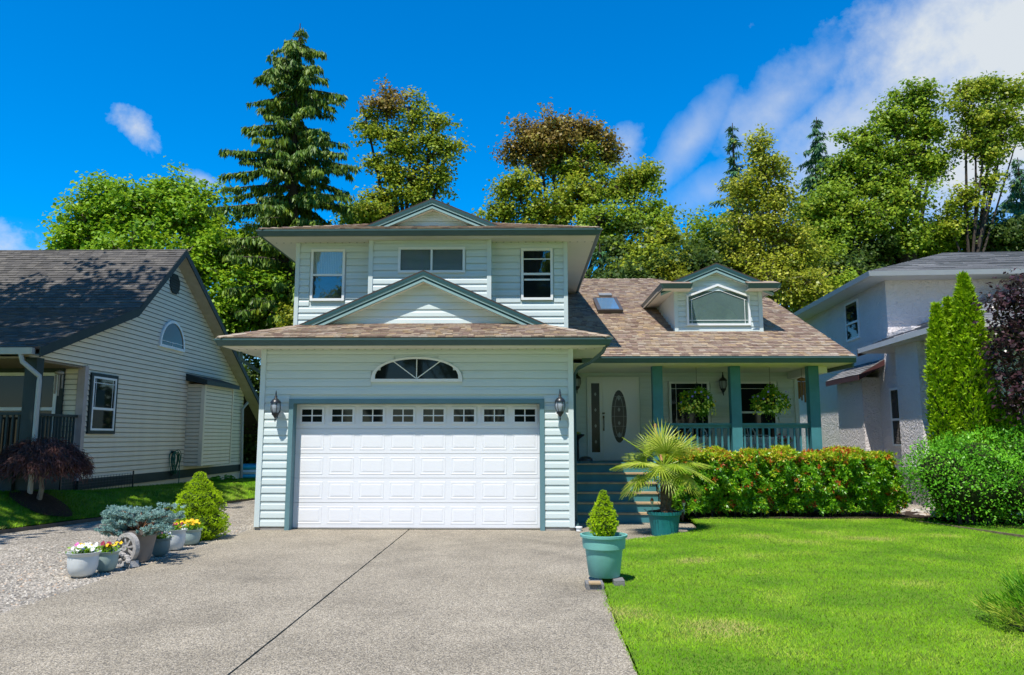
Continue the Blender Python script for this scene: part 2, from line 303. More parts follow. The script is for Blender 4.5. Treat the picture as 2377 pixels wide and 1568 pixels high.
# loose pebbles lying on the strip
n = 15000
px = rng.uniform(-9.9, -5.3, n); py = -8+rng.random(n)**1.35*9.5
keep = (px > -10+(py+1.2)*.235) & (px > -5.33-np.maximum(0, (-2-py))*.9-rng.random(n)*3.2) & (px < -5.34+rng.random(n)*.05); px, py = px[keep], py[keep]; n = len(px)
r = rng.uniform(.006, .019, n)*(1+.3*(py < -3)); ang = rng.uniform(0, 6.28, n); O8 = np.array([[1,0,0],[0,1,0],[-1,0,0],[0,-1,0],[0,0,1.0]])
FA = [(0,1,4),(1,2,4),(2,3,4),(3,0,4)]
P = O8[None]*(r[:, None, None]*np.array([1.25,.85,.75])[None, None]); ca, sa = np.cos(ang)[:, None], np.sin(ang)[:, None]
P = np.stack([P[..., 0]*ca-P[..., 1]*sa, P[..., 0]*sa+P[..., 1]*ca, P[..., 2]], -1)*rng.uniform(.75, 1.25, (n, 5, 1))+np.stack([px, py, np.full(n, -.013)], 1)[:, None]
PEB = ramp_mat('pebble_stone', [(0, (.17,.16,.145)), (.35, (.31,.28,.235)), (.6, (.43,.385,.32)), (.85, (.56,.51,.43)), (1, (.42,.28,.18))], .8, .2)
V = np.concatenate([P[:, list(f)] for f in FA], 1).reshape(-1, 3)
stuff(polymesh('gravel', V, 3, PEB, np.repeat(rng.random(n), 4)))
# lawns
def lawn_z(x, y): return .02+.11*np.clip((x-1.2)/3.0, 0, 1)*np.clip((y+7)/7, 0, 1)
M = MB(); gx = np.linspace(.8, 26, 60); gy = np.linspace(-14, 3.2, 60)
def lawn_edge(y):
    ys = [e[1] for e in edge]; xs = [e[0] for e in edge]
    return np.interp(y, ys, xs)
vs = [(lawn_edge(y)+.015+(26-lawn_edge(y))*u**1.6, y, 0) for y in gy for u in np.linspace(0, 1, 60)]
vs = [(x, y, float(lawn_z(x, y))-.01) for x, y, _ in vs]
M.add(vs, [(j*60+i, j*60+i+1, (j+1)*60+i+1, (j+1)*60+i) for j in range(59) for i in range(59)])
struct(M.build('lawn', LAWN, smooth=True))
def patch(x, y):
    v = np.zeros(len(x)); r2 = np.random.default_rng(3)
    for k in range(26):
        f = r2.uniform(.8, 7.5); a = r2.uniform(0, 6.28); b = r2.uniform(0, 6.28)
        v += np.sin((x*math.cos(a)+y*math.sin(a))*f+b)/(1+.15*f)
    return v/v.std()
def grass(name, x, y, zf, h, wd, lab=None):
    n = len(x); z = zf(x, y); a = rng.uniform(0, 6.28, n); p = patch(x, y)
    h = h*rng.uniform(.55, 1.25, n)*(1+.05*p); lean = rng.normal(0, .6, (n, 2))*h[:, None]
    base = np.stack([x, y, z-.012], 1); off = np.stack([np.cos(a), np.sin(a), 0*a], 1)*(wd*rng.uniform(.7, 1.3, n))[:, None]
    tip = base+np.concatenate([lean, h[:, None]], 1)
    t = .46+.20*p+rng.normal(0, .12, n)
    return stuff(polymesh(name, np.stack([base-off, base+off, tip], 1).reshape(-1, 3), 3, GRASSM, np.clip(t, 0, 1)))
n = 330000
u = rng.random(n)**1.25; y = -9.6+u*12.2; x = .85+rng.random(n)*(9.6)
k = (x > lawn_edge(y)-.02+.018*np.sin(y*9)*np.sin(y*3.7)+rng.normal(0, .022, n)) & (x < 1.0+(y+15)*.72) & ((y < 1.75) | (x > 8.4)) & ~((x > 8.15+.45*(1.2-y)/1.5) & (y > .1)); x, y = x[k], y[k]
grass('grass', x, y, lawn_z, .026, .0045)
# neighbour's lawn rises to its foundation
def edgeL(y): return np.interp(y, [-14,-6,-1.2,1.95,7.25,13], [-12.2,-12.0,-10.0,-9.2,-7.85,-6.9])
def lz(x, y):
    e = edgeL(y); t = np.clip((e-x)/1.35, 0, 1)
    top = np.interp(y, [-6, 1.2, 3.3, 8.4, 13.7, 20], [.6, .66, .50, .38, .24, .2]); return top*np.clip(.1+t*1.1, 0, 1)**.9*(e-x > 0)
M = MB(); vs = []
gyl = np.linspace(-14, 30, 80); ul = np.linspace(0, 1, 40)
for yy in gyl:
    e = float(edgeL(yy))
    for uu in ul: xx = e-.02-24*uu**2.2; vs.append((xx, yy, float(lz(np.array([xx]), np.array([yy]))[0])-.01))
M.add(vs, [(j*40+i+1, j*40+i, (j+1)*40+i, (j+1)*40+i+1) for j in range(79) for i in range(39)])
struct(M.build('neighbour_lawn', LAWN, smooth=True))
WX0 = -10.75; n = 110000; y = rng.uniform(-4, 15, n); x = edgeL(y)-rng.random(n)**1.3*5.5
k = (x > -15) & ~((x < WX0) & (y > 3.0)); grass('grass', x[k], y[k], lambda a, b: lz(a, b)-.0, .05, .007)
# timber edging along the neighbour's lawn
tag(MB().prism([(-10.02,-1.4,-.02),(-9.22,1.95,-.02),(-7.87,7.25,-.02),(-7.93,7.25,-.02),(-9.28,1.95,-.02),(-10.08,-1.4,-.02)], (0,0,.08)).build('lawn_edging', mat('grey_edging_wood', (.12,.10,.08), .9, .3, 8)), 'low weathered timber edging between the gravel strip and neighbour lawn', 'edging')

# ------------------------------------------------------------------ main house
house = thing('house', 'pale blue two storey house with white double garage door and teal trim', 'house')
def part(mb, name, m, parent=house, smooth=False): return mb.build(name, m, parent, smooth)
XL, XR = -5.25, .97                              # garage and upper floor share their side walls
wall = part(MB().box(XL, -4.62, .0, 4.3, 0.06, 3.58).box(.34, XR, 0, 4.3, .06, 3.58).box(-4.62, .34, 0, .25, 2.5, 3.58).box(XL, XR, 4.3, 14, 0, 3.6).box(-4.62, .34, .5, 4.3, 0.06, .1), 'wall', SIDING)
part(MB().box(XL-.01, -4.62, -.012, 4.2, 0, .06), 'foundation', CONC); part(MB().box(.36, XR+.01, -.012, 4.2, 0, .06), 'foundation', CONC)
upper = part(MB().box(XL, 1.0, 2.0, 13.5, 3.5, 6.28).box(-3.53, -.73, 1.8, 2.0, 3.9, 6.28), 'upper_wall', SIDING)
main = part(MB().prism([(1.0,4.3,0),(1.0,4.3,4.45),(1.0,7.3,5.68),(1.0,13.3,5.68),(1.0,13.3,0)], (5.96,0,0)), 'porch_wall', SIDING)
BP = [(.008, .04), (.023, 0), (.030, 0), (.031, .10), (.027, .58), (.019, .70), (.017, .94), (.004, .945), (.004, 1.0)]   # lap profile: proud lower half, cove above
_bc = {}
def board(parent, o, u, nrm, L, h, m=SIDING, cut0=0, cut1=0, name='siding_board', edge_m=None):
    if m.name == 'beige_grey_siding': edge_m = GRIME_SHADE
    """one lap board: o lower start corner on the wall plane, u along, nrm outward; cut0/cut1 shorten its top ends"""
    key = (round(L, 3), round(h, 3), tuple(u), tuple(nrm), m.name, round(cut0, 3), round(cut1, 3))
    if key not in _bc:
        u_, n_ = np.array(u, float), np.array(nrm, float); vs = []
        for d, z in [(0, 0)]+BP+[(0, 1.0)]:
            vs.append(u_*cut0*z+n_*d*(h/.16)**.5+np.array([0,0,z*h])); vs.append(u_*(L-cut1*z)+n_*d*(h/.16)**.5+np.array([0,0,z*h]))
        k = len(vs)//2; fs = [(2*i, 2*i+1, 2*i+3, 2*i+2) for i in range(k-1)]+[tuple(range(0, 2*k, 2))[::-1], tuple(range(1, 2*k, 2))]
        if np.dot(np.cross(u_, [0,0,1]), n_) < 0: fs = [f[::-1] for f in fs]
        _bc[key] = me = MB().add(vs, fs).mesh('siding_board', m)
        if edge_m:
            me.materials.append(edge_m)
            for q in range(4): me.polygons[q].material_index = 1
    b = link(name, _bc[key], parent); b.location = o; return b
def clad(parent, x0, x1, z0, z1, Y, h=.158, holes=(), m=SIDING, lim=None):
    z = z0
    while z < z1-.02:
        hh = min(h, z1-z); segs = [(x0, x1)]
        if lim: segs = [(max(x0, lim(z)[0]), min(x1, lim(z)[1]))]
        for a, b, c, d in holes:
            if z+hh*.5 > c and z+hh*.5 < d:
                ns = []
                for s0, s1 in segs:
                    if a > s0: ns.append((s0, min(a, s1)))
                    if b < s1: ns.append((max(b, s0), s1))
                segs = ns
        for s0, s1 in segs:
            if s1-s0 > .06:
                c0 = c1 = 0
                if lim:
                    t0, t1 = lim(z+hh); c0, c1 = max(0, t0-s0), max(0, s1-t1)
                    if c0+c1 > s1-s0: c0 = c1 = (s1-s0)*.49
                board(parent, (s0, Y, z), (1,0,0), (0,-1,0), s1-s0, hh, m, c0, c1)
        z += h
clad(wall, XL+.09, XR-.09, .07, 3.56, 0, .1605, [(-4.66, .40, 0, 2.56), (-3.05, -1.22, 2.87, 3.12), (-2.86, -1.41, 3.1, 3.26), (-2.6,-1.7,3.25,3.38)])
clad(upper, XL+.08, -3.53, 4.15, 6.27, 2.0, .158, [(-4.93, -4.09, 4.86, 6.12)])
clad(upper, -3.43, -.83, 4.3, 6.27, 1.8, .158, [(-2.86, -1.31, 5.5, 6.1)])
clad(upper, -.73, .92, 3.9, 6.27, 2.0, .158, [(-.07, .70, 4.87, 6.12)])
clad(main, .99, 6.9, 1.26, 3.6, 4.3, .150, [(1.58, 2.96, 1.2, 3.34), (3.66, 4.75, 1.75, 3.24), (5.3, 6.47, 1.75, 3.24)])
for x0, x1 in ((XL-.012, XL+.09), (XR-.09, XR+.012)): part(MB().box(x0, x1, -.048, .08, .062, 3.56), 'corner_trim', SIDING)

for a, b, y in ((XL-.012, XL+.08, 1.952), (.92, 1.012, 1.952), (-3.53, -3.43, 1.752), (-.83, -.73, 1.752)): part(MB().box(a, b, y, y+.1, 3.9, 6.272), 'corner_trim', SIDING)
part(MB().box(6.87, 6.972, 4.252, 4.4, 1.22, 3.58), 'corner_trim', SIDING)
# garage door in its teal-lined opening
gd = part(MB().box(-4.6, .32, .22, .245, .02, 2.5), 'garage_door', DOORW)
part(MB().box(-4.665, -4.575, -.05, .22, .0, 2.55).box(.315, .405, -.05, .22, 0, 2.55).box(-4.575, .315, -.05, .22, 2.46, 2.55), 'garage_door_frame', mat('teal_door_casing', (.125,.235,.26), .5, .06, 2))
DW, DX0 = 4.89/8, -4.575; zs = [.025, .51, .99, 1.47, 1.965, 2.455]
for i in range(5): MB().box(DX0+.002, .313, .188, .22, zs[i]+.004, zs[i+1]-.004).build('door_section', DOORW, gd)
pm = MB(); pw, ph = .50, .335
def ringp(prof, w_, h_):
    vs = []
    for ins, y_ in prof: vs += [(-w_/2+ins, y_, ins), (w_/2-ins, y_, ins), (w_/2-ins, y_, h_-ins), (-w_/2+ins, y_, h_-ins)]
    k = len(prof); fs = [(4*i+j, 4*i+(j+1) % 4, 4*i+4+(j+1) % 4, 4*i+4+j) for i in range(k-1) for j in range(4)]
    return vs, fs+[(4*k-4, 4*k-3, 4*k-2, 4*k-1)]
pm.add(*ringp([(0, 0), (.004, -.0028), (.020, -.0034), (.026, .0), (.040, -.0006), (.066, -.005)], pw, ph)); pme = pm.mesh('door_panel', DOORW)
wf = MB().box(-.25,.25,-.024,0,0,.045).box(-.25,.25,-.024,0,.295,.34).box(-.25,-.205,-.024,0,.045,.295).box(.205,.25,-.024,0,.045,.295).box(-.011,.011,-.02,0,.045,.295).box(-.205,-.011,-.02,0,.159,.181).box(.011,.205,-.02,0,.159,.181).mesh('window_frame', DOORW)
wp = MB().box(-.205,.205,-.006,.004,.045,.295).mesh('window_pane', PANE)
for j in range(8):
    cx = DX0+.012+DW*(j+.5)
    for i in range(4): link('door_panel', pme, gd, (cx, .187, zs[i]+.072))
    link('window_frame', wf, gd, (cx, .187, zs[4]+.09)); link('window_pane', wp, gd, (cx, .187, zs[4]+.09))
MB().box(-4.57, .31, .18, .225, .004, .03).build('weather_seal', CONC, gd)
# windows: flange frame, sash bars, panes
def window(x0, x1, z0, z1, Y, vbars=(), hbars=(), panes=None, fw=.055, muntins=(), parent=house):
    f = MB().box(x0-fw, x1+fw, Y-.062, Y+.02, z0-fw, z0).box(x0-fw, x1+fw, Y-.062, Y+.02, z1, z1+fw).box(x0-fw, x0, Y-.062, Y+.02, z0, z1).box(x1, x1+fw, Y-.062, Y+.02, z0, z1)
    f = f.build('window', TRIMW, parent)
    xs, zz = [x0]+list(vbars)+[x1], [z0]+list(hbars)+[z1]
    for v in vbars: MB().box(v-.022, v+.022, Y-.056, Y+.01, z0, z1).build('sash_bar', TRIMW, f)
    for v in hbars: MB().box(x0, x1, Y-.054, Y+.01, v-.024, v+.024).build('sash_bar', TRIMW, f)
    q = 0
    for a, b in zip(xs[:-1], xs[1:]):
        for c, d in zip(zz[:-1], zz[1:]):
            MB().box(a+.001, b-.001, Y-.030, Y-.020, c+.001, d-.001).build('pane', (panes or [PANE])[q % len(panes or [PANE])], f); q += 1
    for a, b, c, d in muntins: MB().box(a, b, Y-.036, Y-.031, c, d).build('muntin', TRIMW, f)
    return f
w1a, w1b = at(724, 580, Y=2), at(800, 699, Y=2)
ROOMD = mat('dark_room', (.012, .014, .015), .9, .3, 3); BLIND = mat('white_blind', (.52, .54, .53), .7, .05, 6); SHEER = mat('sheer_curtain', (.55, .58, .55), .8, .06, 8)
def backing(f, x0, x1, z0, z1, Y, m=None): MB().box(x0, x1, Y-.012, Y-.008, z0, z1).build('pane_backing', m or ROOMD, f)
def blind(f, x0, x1, z0, z1, Y, pitch=.03):
    b = MB(); z = z0+.01
    while z < z1: b.obox((x0+.01, Y-.026, z), (x1-x0-.02, 0, 0), (0, .010, .016), (0, .001, -.001)); z += pitch
    stuff(b.build('blind_slats', BLIND, f))
w1 = window(w1a[0]+.06, w1b[0]-.06, w1b[2]+.05, w1a[2]-.06, 2.0, (), (w1b[2]+.60,), [CLEAR, CLEAR])
backing(w1, w1a[0]+.06, w1b[0]-.06, w1b[2]+.05, w1b[2]+.6, 2.0, mat('insect_screen', (.07, .09, .095), .9, .1, 20)); b = MB(); x = w1a[0]+.062
while x < w1b[0]-.08: b.prism([(x, 1.985, w1b[2]+.62), (x+.02, 1.976, w1b[2]+.62), (x+.04, 1.985, w1b[2]+.62)], (0, 0, .53)); x += .04
stuff(b.build('curtain', SHEER, w1))
w2a, w2b = at(925, 575, Y=1.8), at(1080, 634, Y=1.8)
MUL = glass('blind_behind_glass', (.075, .09, .09))
w2 = window(w2a[0]+.06, w2b[0]-.06, w2b[2]+.05, w2a[2]-.06, 1.8, ((w2a[0]+w2b[0])/2,), (), [CLEAR, CLEAR])
backing(w2, w2a[0]+.06, w2b[0]-.06, w2b[2]+.05, w2a[2]-.06, 1.8); blind(w2, w2a[0]+.06, w2b[0]-.06, w2b[2]+.05, w2a[2]-.06, 1.8, .026)
w3a, w3b = at(1209, 578, Y=2), at(1284, 697, Y=2)
zm = w3b[2]+.60
w3 = window(w3a[0]+.06, w3b[0]-.06, w3b[2]+.05, w3a[2]-.06, 2.0, (), (zm,), [PANE, CLEAR], muntins=((w3a[0]+.06, w3b[0]-.06, zm+.34, zm+.365), (w3a[0]+.07, w3b[0]-.07, zm-.15, zm-.11)))
backing(w3, w3a[0]+.06, w3b[0]-.06, zm, w3a[2]-.06, 2.0)
# arched fan window
def arc(cx, cz, rx, rz, n=22): return [(cx+rx*math.cos(math.pi*i/n), cz+rz*math.sin(math.pi*i/n)**.8) for i in range(n+1)]
acx, az = -2.135, 2.90; A1, A2 = arc(acx, az, .915, .485), arc(acx, az+.045, .835, .40)
m_ = MB()
for i in range(len(A1)-1):
    (a0, b0), (a1, b1), (c1, d1), (c0, d0) = A1[i], A1[i+1], A2[i+1], A2[i]
    m_.prism([(a0,-.055,b0),(a1,-.055,b1),(c1,-.055,d1),(c0,-.055,d0)], (0,.06,0))
m_.box(acx-.91, acx+.91, -.054, 0, az-.012, az+.047)
fan = part(m_, 'arched_window', TRIMW)
MB().prism([(a,-.028,b) for a, b in A2], (0,.01,0)).build('pane', PANE, fan)
for an in (90, 38, 142):
    d = (math.cos(R(an)), math.sin(R(an))); l = .39 if an == 90 else .60
    MB().obox((acx-d[1]*.009, -.042, az+.05+d[0]*.009), (d[0]*l, 0, d[1]*l*(1 if an == 90 else .95)), (d[1]*.018, 0, -d[0]*.018), (0,.012,0)).build('muntin', TRIMW, fan)
# eaves: gutter, fascia and soffit swept round three sides
def sweep(x0, x1, y0, y1, prof):
    m = MB(); vs = []
    for o, z in prof: vs += [(x0-o, y1, z), (x0-o, y0-o, z), (x1+o, y0-o, z), (x1+o, y1, z)]
    k = len(prof); fs = []
    for i in range(k):
        j = (i+1) % k
        for s in range(3): fs.append((4*i+s, 4*i+s+1, 4*j+s+1, 4*j+s))
    return m.add(vs, fs)
def gutter(x0, x1, y0, y1, z, h=.13):
    return part(sweep(x0, x1, y0, y1, [(0, z), (.07, z), (.085, z+.03), (.11, z+h*.72), (.125, z+h*.75), (.125, z+h), (.112, z+h), (.108, z+h*.8), (.07, z+.02), (0, z+.02)]), 'gutter', TEAL)
def soffit(x0, x1, y0, y1, z, wx0, wx1, wy):
    m = MB(); m.box(x0, x1, y0, wy, z, z+.012).box(x0, wx0, wy, y1, z, z+.012).box(wx1, x1, wy, y1, z, z+.012)
    p = part(m, 'soffit', SOFFIT)
    vents = MB(); xx = x0+.12
    while xx < x1: vents.box(xx, xx+.03, wy-.05, wy-.025, z-.004, z-.001); xx += .17
    stuff(vents.build('vent_slot', TEALD, p))
    ribs = MB(); yy = y0+.1
    while yy < y1 and yy < y0+9:
        if yy > wy: ribs.box(x0, wx0, yy, yy+.006, z-.003, z-.0005); ribs.box(wx1, x1, yy, yy+.006, z-.003, z-.0005)
        yy += .12
    if ribs.v: stuff(ribs.build('panel_seam', SOFFIT, p))
GX0, GX1, GY = -5.86, 1.58, -.53
gutter(GX0, GX1, GY, 2.6, 3.555); soffit(GX0, GX1, GY, 2.6, 3.545, XL, XR, 0)
UX0, UX1, UY = -5.86, 1.62, 1.44
gutter(UX0, UX1, UY, 13.5, 6.27); soffit(UX0, UX1, UY, 13.5, 6.262, XL, 1.0, 2.0)
# roofs
def shingles(origin, u, v, width, length, lim, e=.14, tw=(.10, .21), nobj=0, parent=None, rows=None, mat_j=SHING, mat_o=SHINGO, name='shingle', thick=.011):
    """courses laid up the slope: the first nobj pieces as objects, the rest joined"""
    o = np.array(origin, float); u = unit(np.array(u, float)); v = unit(np.array(v, float)); nr = np.cross(u, v); J = MB(); made = 0
    nrow = int(length/e)+1
    for j in range(nrow):
        v0 = j*e; v1 = min(v0+e*1.08, length); a0, b0 = lim(v0); a1, b1 = lim(v1)
        x = a0-random.random()*.2
        while x < b0:
            t = random.uniform(*tw); x0, x1 = x, x+t; x = x1
            q = [min(max(x0+.002, a0), b0), min(max(x1-.002, a0), b0), min(max(x1-.002, a1), b1), min(max(x0+.002, a1), b1)]
            if q[1]-q[0] < .02: continue
            th = thick*random.choice((.7, 1, 1.5))
            c = [o+u*q[0]+v*v0, o+u*q[1]+v*v0, o+u*q[2]+v*v1, o+u*q[3]+v*v1]
            top = [c[0]+nr*(th+.008), c[1]+nr*(th+.008), c[2]+nr*.004, c[3]+nr*.004]
            vs = [p-nr*.006 for p in c]+top; fs = [(4,5,6,7),(0,1,5,4),(1,2,6,5),(2,3,7,6),(3,0,4,7)]
            if made < nobj:
                ctr = sum(c)/4; ob = MB().add([p-ctr for p in vs], fs).build(name, mat_o, parent); ob.location = ctr; made += 1
            else: J.add(vs, fs, random.random())
    if J.v: stuff(J.build(name+'_field', mat_j, parent))
P3 = 1/3.0; C3 = math.sqrt(1+P3*P3)
def hiproof(x0, x1, y0, y1, z, name, nobj, rise_len):
    r = (x1-x0)/2; d = min(r, rise_len)
    V = [(x0,y0,z),(x1,y0,z),(x1-d,y0+d,z+d*P3),(x0+d,y0+d,z+d*P3),(x0,y1,z),(x1,y1,z),(x0+d,y1,z+d*P3),(x1-d,y1,z+d*P3)]
    rf = part(MB().add(V, [(0,1,2,3),(0,3,6,4),(1,5,7,2)]), name, UNDER)
    shingles((x0, y0-.03, z+.004), (1,0,0), (0,1,P3), 0, d*C3, lambda s: (s/C3-.02, (x1-x0)-s/C3+.02), nobj=nobj, parent=rf)
    for sx, xx in ((1, x0), (-1, x1)):             # cap shingles along the hips
        for k in range(int(d/.19)):
            a = np.array([xx+sx*k*.19, y0+k*.19, z+k*.19*P3+.022]); dd = np.array([sx*.19, .19, .19*P3])*1.25; lf = np.array([.09, -.09*sx, 0])*sx
            h0 = np.array([0,0,.022]); q = [a-lf+np.array([0,0,.012-.03]), a+h0, a+lf+np.array([0,0,.012-.03])]; q2 = [p+dd-np.array([0,0,.014]) for p in q]
            lo = [p-np.array([0,0,.025]) for p in q]
            MB().add(q+q2+lo, [(0,1,4,3),(1,2,5,4),(6,7,1,0),(7,8,2,1)] if sx > 0 else [(0,3,4,1),(1,4,5,2),(6,0,1,7),(7,1,2,8)]).build('hip_cap', SHINGO, rf)
    return rf
groof = hiproof(GX0-.07, GX1+.07, GY-.07, 2.3, 3.70, 'garage_roof', 300, 2.55)
uroof = hiproof(UX0-.07, UX1+.07, UY-.07, 13.5, 6.415, 'upper_roof', 0, 3.8)
def gable(cx, Yf, Yw, Yb, zp, hw, slope, parent, name, zbase, m=SIDING, bands=True, wallh=.155, lim_cut=.24):
    """small front gable: roof wings, stepped rake boards, siding triangle with its own lap boards"""
    zt = zp-hw*slope; th = .03
    rf = MB()
    for s in (-1, 1):
        rf.prism([(cx,Yf,zp),(cx+s*hw,Yf,zt),(cx+s*hw,Yf,zt-th),(cx,Yf,zp-th)], (0,Yb-Yf,0))
    g = rf.build(name, UNDER, parent)
    if bands:
        for s in (-1, 1):
            for (o0, o1, y0, mm) in ((.03, .098, -.0, TEALD), (.098, .145, .014, TEALL), (.145, .19, .034, TEALD), (.19, .24, .024, TEALL)):
                MB().prism([(cx,Yf+y0,zp-o0),(cx+s*hw,Yf+y0,zt-o0),(cx+s*hw,Yf+y0,zt-o1),(cx,Yf+y0,zp-o1)], (0,.08,0)).build('rake_board', mm, g)
            MB().prism([(cx,Yf+.1,zp-.225),(cx+s*hw,Yf+.1,zt-.225),(cx+s*hw,Yf+.1,zt-.235),(cx,Yf+.1,zp-.235)], (0,Yw-Yf-.1,0)).build('rake_soffit', SOFFIT, g)
    lim = lambda z: (cx-max(0, (zp-lim_cut+.02-z)/slope), cx+max(0, (zp-lim_cut+.02-z)/slope))
    a, b = lim(zbase)
    MB().prism([(a,Yw,zbase),(b,Yw,zbase),(cx,Yw,zp-.2)], (0,.06,0)).build('gable_wall', m, g)
    clad(g, a, b, zbase+.0, zp-lim_cut-.01, Yw, wallh, lim=lim)
    return g
gp = at(977, 627, Y=.58); gt = at(680, 757, Y=.58)
gable(-2.12, .58, .84, 2.05, gp[2], 2.66, (gp[2]-gt[2])/2.66, house, 'garage_gable', 4.185)
up_ = at(1003, 460, Y=2.0)
gable(up_[0], 2.0, 2.26, 6.0, up_[2], 1.85, .424, house, 'upper_gable', 6.69)
# main roof over porch
PM = .417; CM = math.sqrt(1+PM*PM); EY, EZ = 1.84, 3.575
def mz(y): return EZ+PM*(y-EY)
mroof = part(MB().add([(.99,EY,EZ),(7.4,EY,EZ),(7.4,7.5,mz(7.5)),(4.53,10.43,mz(10.43)),(.99,10.43,mz(10.43)),(7.4,13.4,mz(7.5)),(.99,15,mz(10.43)-1.6)], [(0,1,2,3,4),(2,5,3),(4,3,5,6)]), 'main_roof', UNDER)
SL = (7.5-EY)*CM; ST = (10.43-EY)*CM
def mlim(s):
    x1 = 6.41 if s <= SL else 6.41-(s-SL)/(ST-SL)*2.87
    return (0, x1)
shingles((.99, EY-.03, EZ+.006), (1,0,0), (0,1,PM), 0, ST, mlim, nobj=0, parent=mroof)
J = MB(); xx = 1.0
while xx < 4.5:
    J.prism([(xx,10.3,mz(10.3)+.02),(xx,10.43,mz(10.43)+.045),(xx,10.56,mz(10.3)+.02)], (.3,0,-.02)); xx += .27
stuff(J.build('ridge_cap_row', SHING, mroof))
MB().prism([(7.38,EY-.02,EZ-.03),(7.38,7.5,mz(7.5)-.03),(7.38,7.5,mz(7.5)-.2),(7.38,EY-.02,EZ-.12)], (.025,0,0)).build('rake_board', TEAL, mroof)
pg = part(MB(), 'porch_gutter', TEAL); bpy.data.objects.remove(pg)
G = MB(); gpz = 3.44
prof = [(0,0),(.07,0),(.085,.03),(.11,.095),(.125,.1),(.125,.135),(.11,.135),(0,.02)]
G.prism([(1.30, EY-o+.02, gpz+z) for o, z in prof], (6.08,0,0))
part(G, 'gutter', TEAL)
ps = part(MB().box(.98, 7.36, EY, 4.3, 3.43, 3.442).box(6.97, 7.36, 4.3, 8, 3.43, 3.442), 'porch_soffit', SOFFIT)
pr = MB(); yy = 1.95
while yy < 4.25: pr.box(1.0, 7.34, yy, yy+.008, 3.426, 3.4295); yy += .13
stuff(pr.build('panel_seam', SOFFIT, ps))
part(MB().box(6.72, 7.0, 2.45, 4.28, 3.26, 3.43), 'porch_beam', SOFFIT)
part(MB().box(7.33, 7.36, EY, 7.4, 3.34, 3.45), 'fascia', TEAL)
# downspout swinging from the garage gutter to the corner, and a second at the far side of the garage
part(MB().tube([(1.60,-.36,3.56),(1.56,-.30,3.46),(1.36,.0,3.30),(1.10,.28,3.18),(1.03,.34,3.05),(1.03,.34,.12)], .043, 4).tube([(1.03,.20,.12),(1.04,-.02,.03)], .05, 6), 'downspout', TEAL)
part(MB().tube([(-5.86,.4,3.56),(-5.84,.45,3.38),(-5.62,.9,3.18),(-5.32,1.5,2.92),(-5.31,1.55,.1)], .045, 4), 'downspout', TEAL)
part(MB().lathe([(.055,0),(.055,.06),(.07,.06),(.07,.08),(.05,.085)], (1.06,-.06,0), 14), 'drain_cap', TRIMW)
# dormer
DY = 3.85; dl, dr = at(1567, 770, Y=DY)[0], at(1770, 770, Y=DY)[0]; dz0 = mz(DY)-.02; dze = at(1600, 669, Y=3.32)[2]
dpk = at(1667, 610, Y=3.66); dcx = (dl+dr)/2
dorm = part(MB().box(dl, dr, DY, 8, dz0, dze+.02), 'dormer', SIDING)
pent = [at(1597, 755, Y=DY), at(1739, 755, Y=DY), at(1737, 690, Y=DY), at(1665, 662, Y=DY), at(1598, 690, Y=DY)]
wl, wr, wz0, wz1, wpk = pent[0][0]+.02, pent[1][0]-.02, pent[0][2]+.03, pent[2][2], pent[3][2]
clad(dorm, dl+.08, dr-.08, dz0+.02, dze, DY, .135, [(wl-.04, wr+.04, wz0-.06, wz1+.5)])
for a, b in ((dl-.012, dl+.08), (dr-.08, dr+.012)): MB().box(a, b, DY-.05, DY+.06, dz0+.01, dze).build('corner_trim', SIDING, dorm)
z = dz0
while z < dze-.02:                                # flank boards of the dormer
    y0 = EY+(z-EZ)/PM
    board(dorm, (dl, max(y0, DY), z), (0,1,0), (-1,0,0), 8-max(y0, DY), .135); board(dorm, (dr, max(y0, DY), z), (0,1,0), (1,0,0), 8-max(y0, DY), .135); z += .135
MB().prism([(wl-.05,DY-.065,wz0-.05),(wr+.05,DY-.065,wz0-.05),(wr+.05,DY-.065,wz0),(wl-.05,DY-.065,wz0)], (0,.05,0)).prism([(wl-.05,DY-.065,wz0),(wl,DY-.065,wz0),(wl,DY-.065,wz1),(wl-.05,DY-.065,wz1+.03)], (0,.05,0)).prism([(wr,DY-.065,wz0),(wr+.05,DY-.065,wz0),(wr+.05,DY-.065,wz1+.03),(wr,DY-.065,wz1)], (0,.05,0)).prism([(wl-.05,DY-.065,wz1+.03),(wl,DY-.065,wz1),((wl+wr)/2,DY-.065,wpk-.04),((wl+wr)/2,DY-.065,wpk+.02)], (0,.05,0)).prism([(wr+.05,DY-.065,wz1+.03),(wr,DY-.065,wz1),((wl+wr)/2,DY-.065,wpk-.04),((wl+wr)/2,DY-.065,wpk+.02)], (0,.065,0)).build('window_frame', TRIMW, dorm)
MB().prism([(wl,DY-.02,wz0),(wr,DY-.02,wz0),(wr,DY-.02,wz1),((wl+wr)/2,DY-.02,wpk-.04),(wl,DY-.02,wz1)], (0,.004,0)).build('window_pane', CLEAR, dorm); MB().prism([(wl,DY-.012,wz0),(wr,DY-.012,wz0),(wr,DY-.012,wz1),((wl+wr)/2,DY-.012,wpk-.04),(wl,DY-.012,wz1)], (0,.004,0)).build('pane_backing', mat('sky_reflection_backing', (.25, .315, .31), .9, .12, 2), dorm)  # pale sky reflection put into the colour of the sheet behind the glass
mu = MB(); wm = (wl+wr)/2
mu.box(wl+.005, wr-.005, DY-.026, DY-.021, wz0+.08, wz0+.092).box(wl+.075, wl+.087, DY-.026, DY-.0215, wz0, wz1-.06).box(wr-.087, wr-.075, DY-.026, DY-.0215, wz0, wz1-.06)
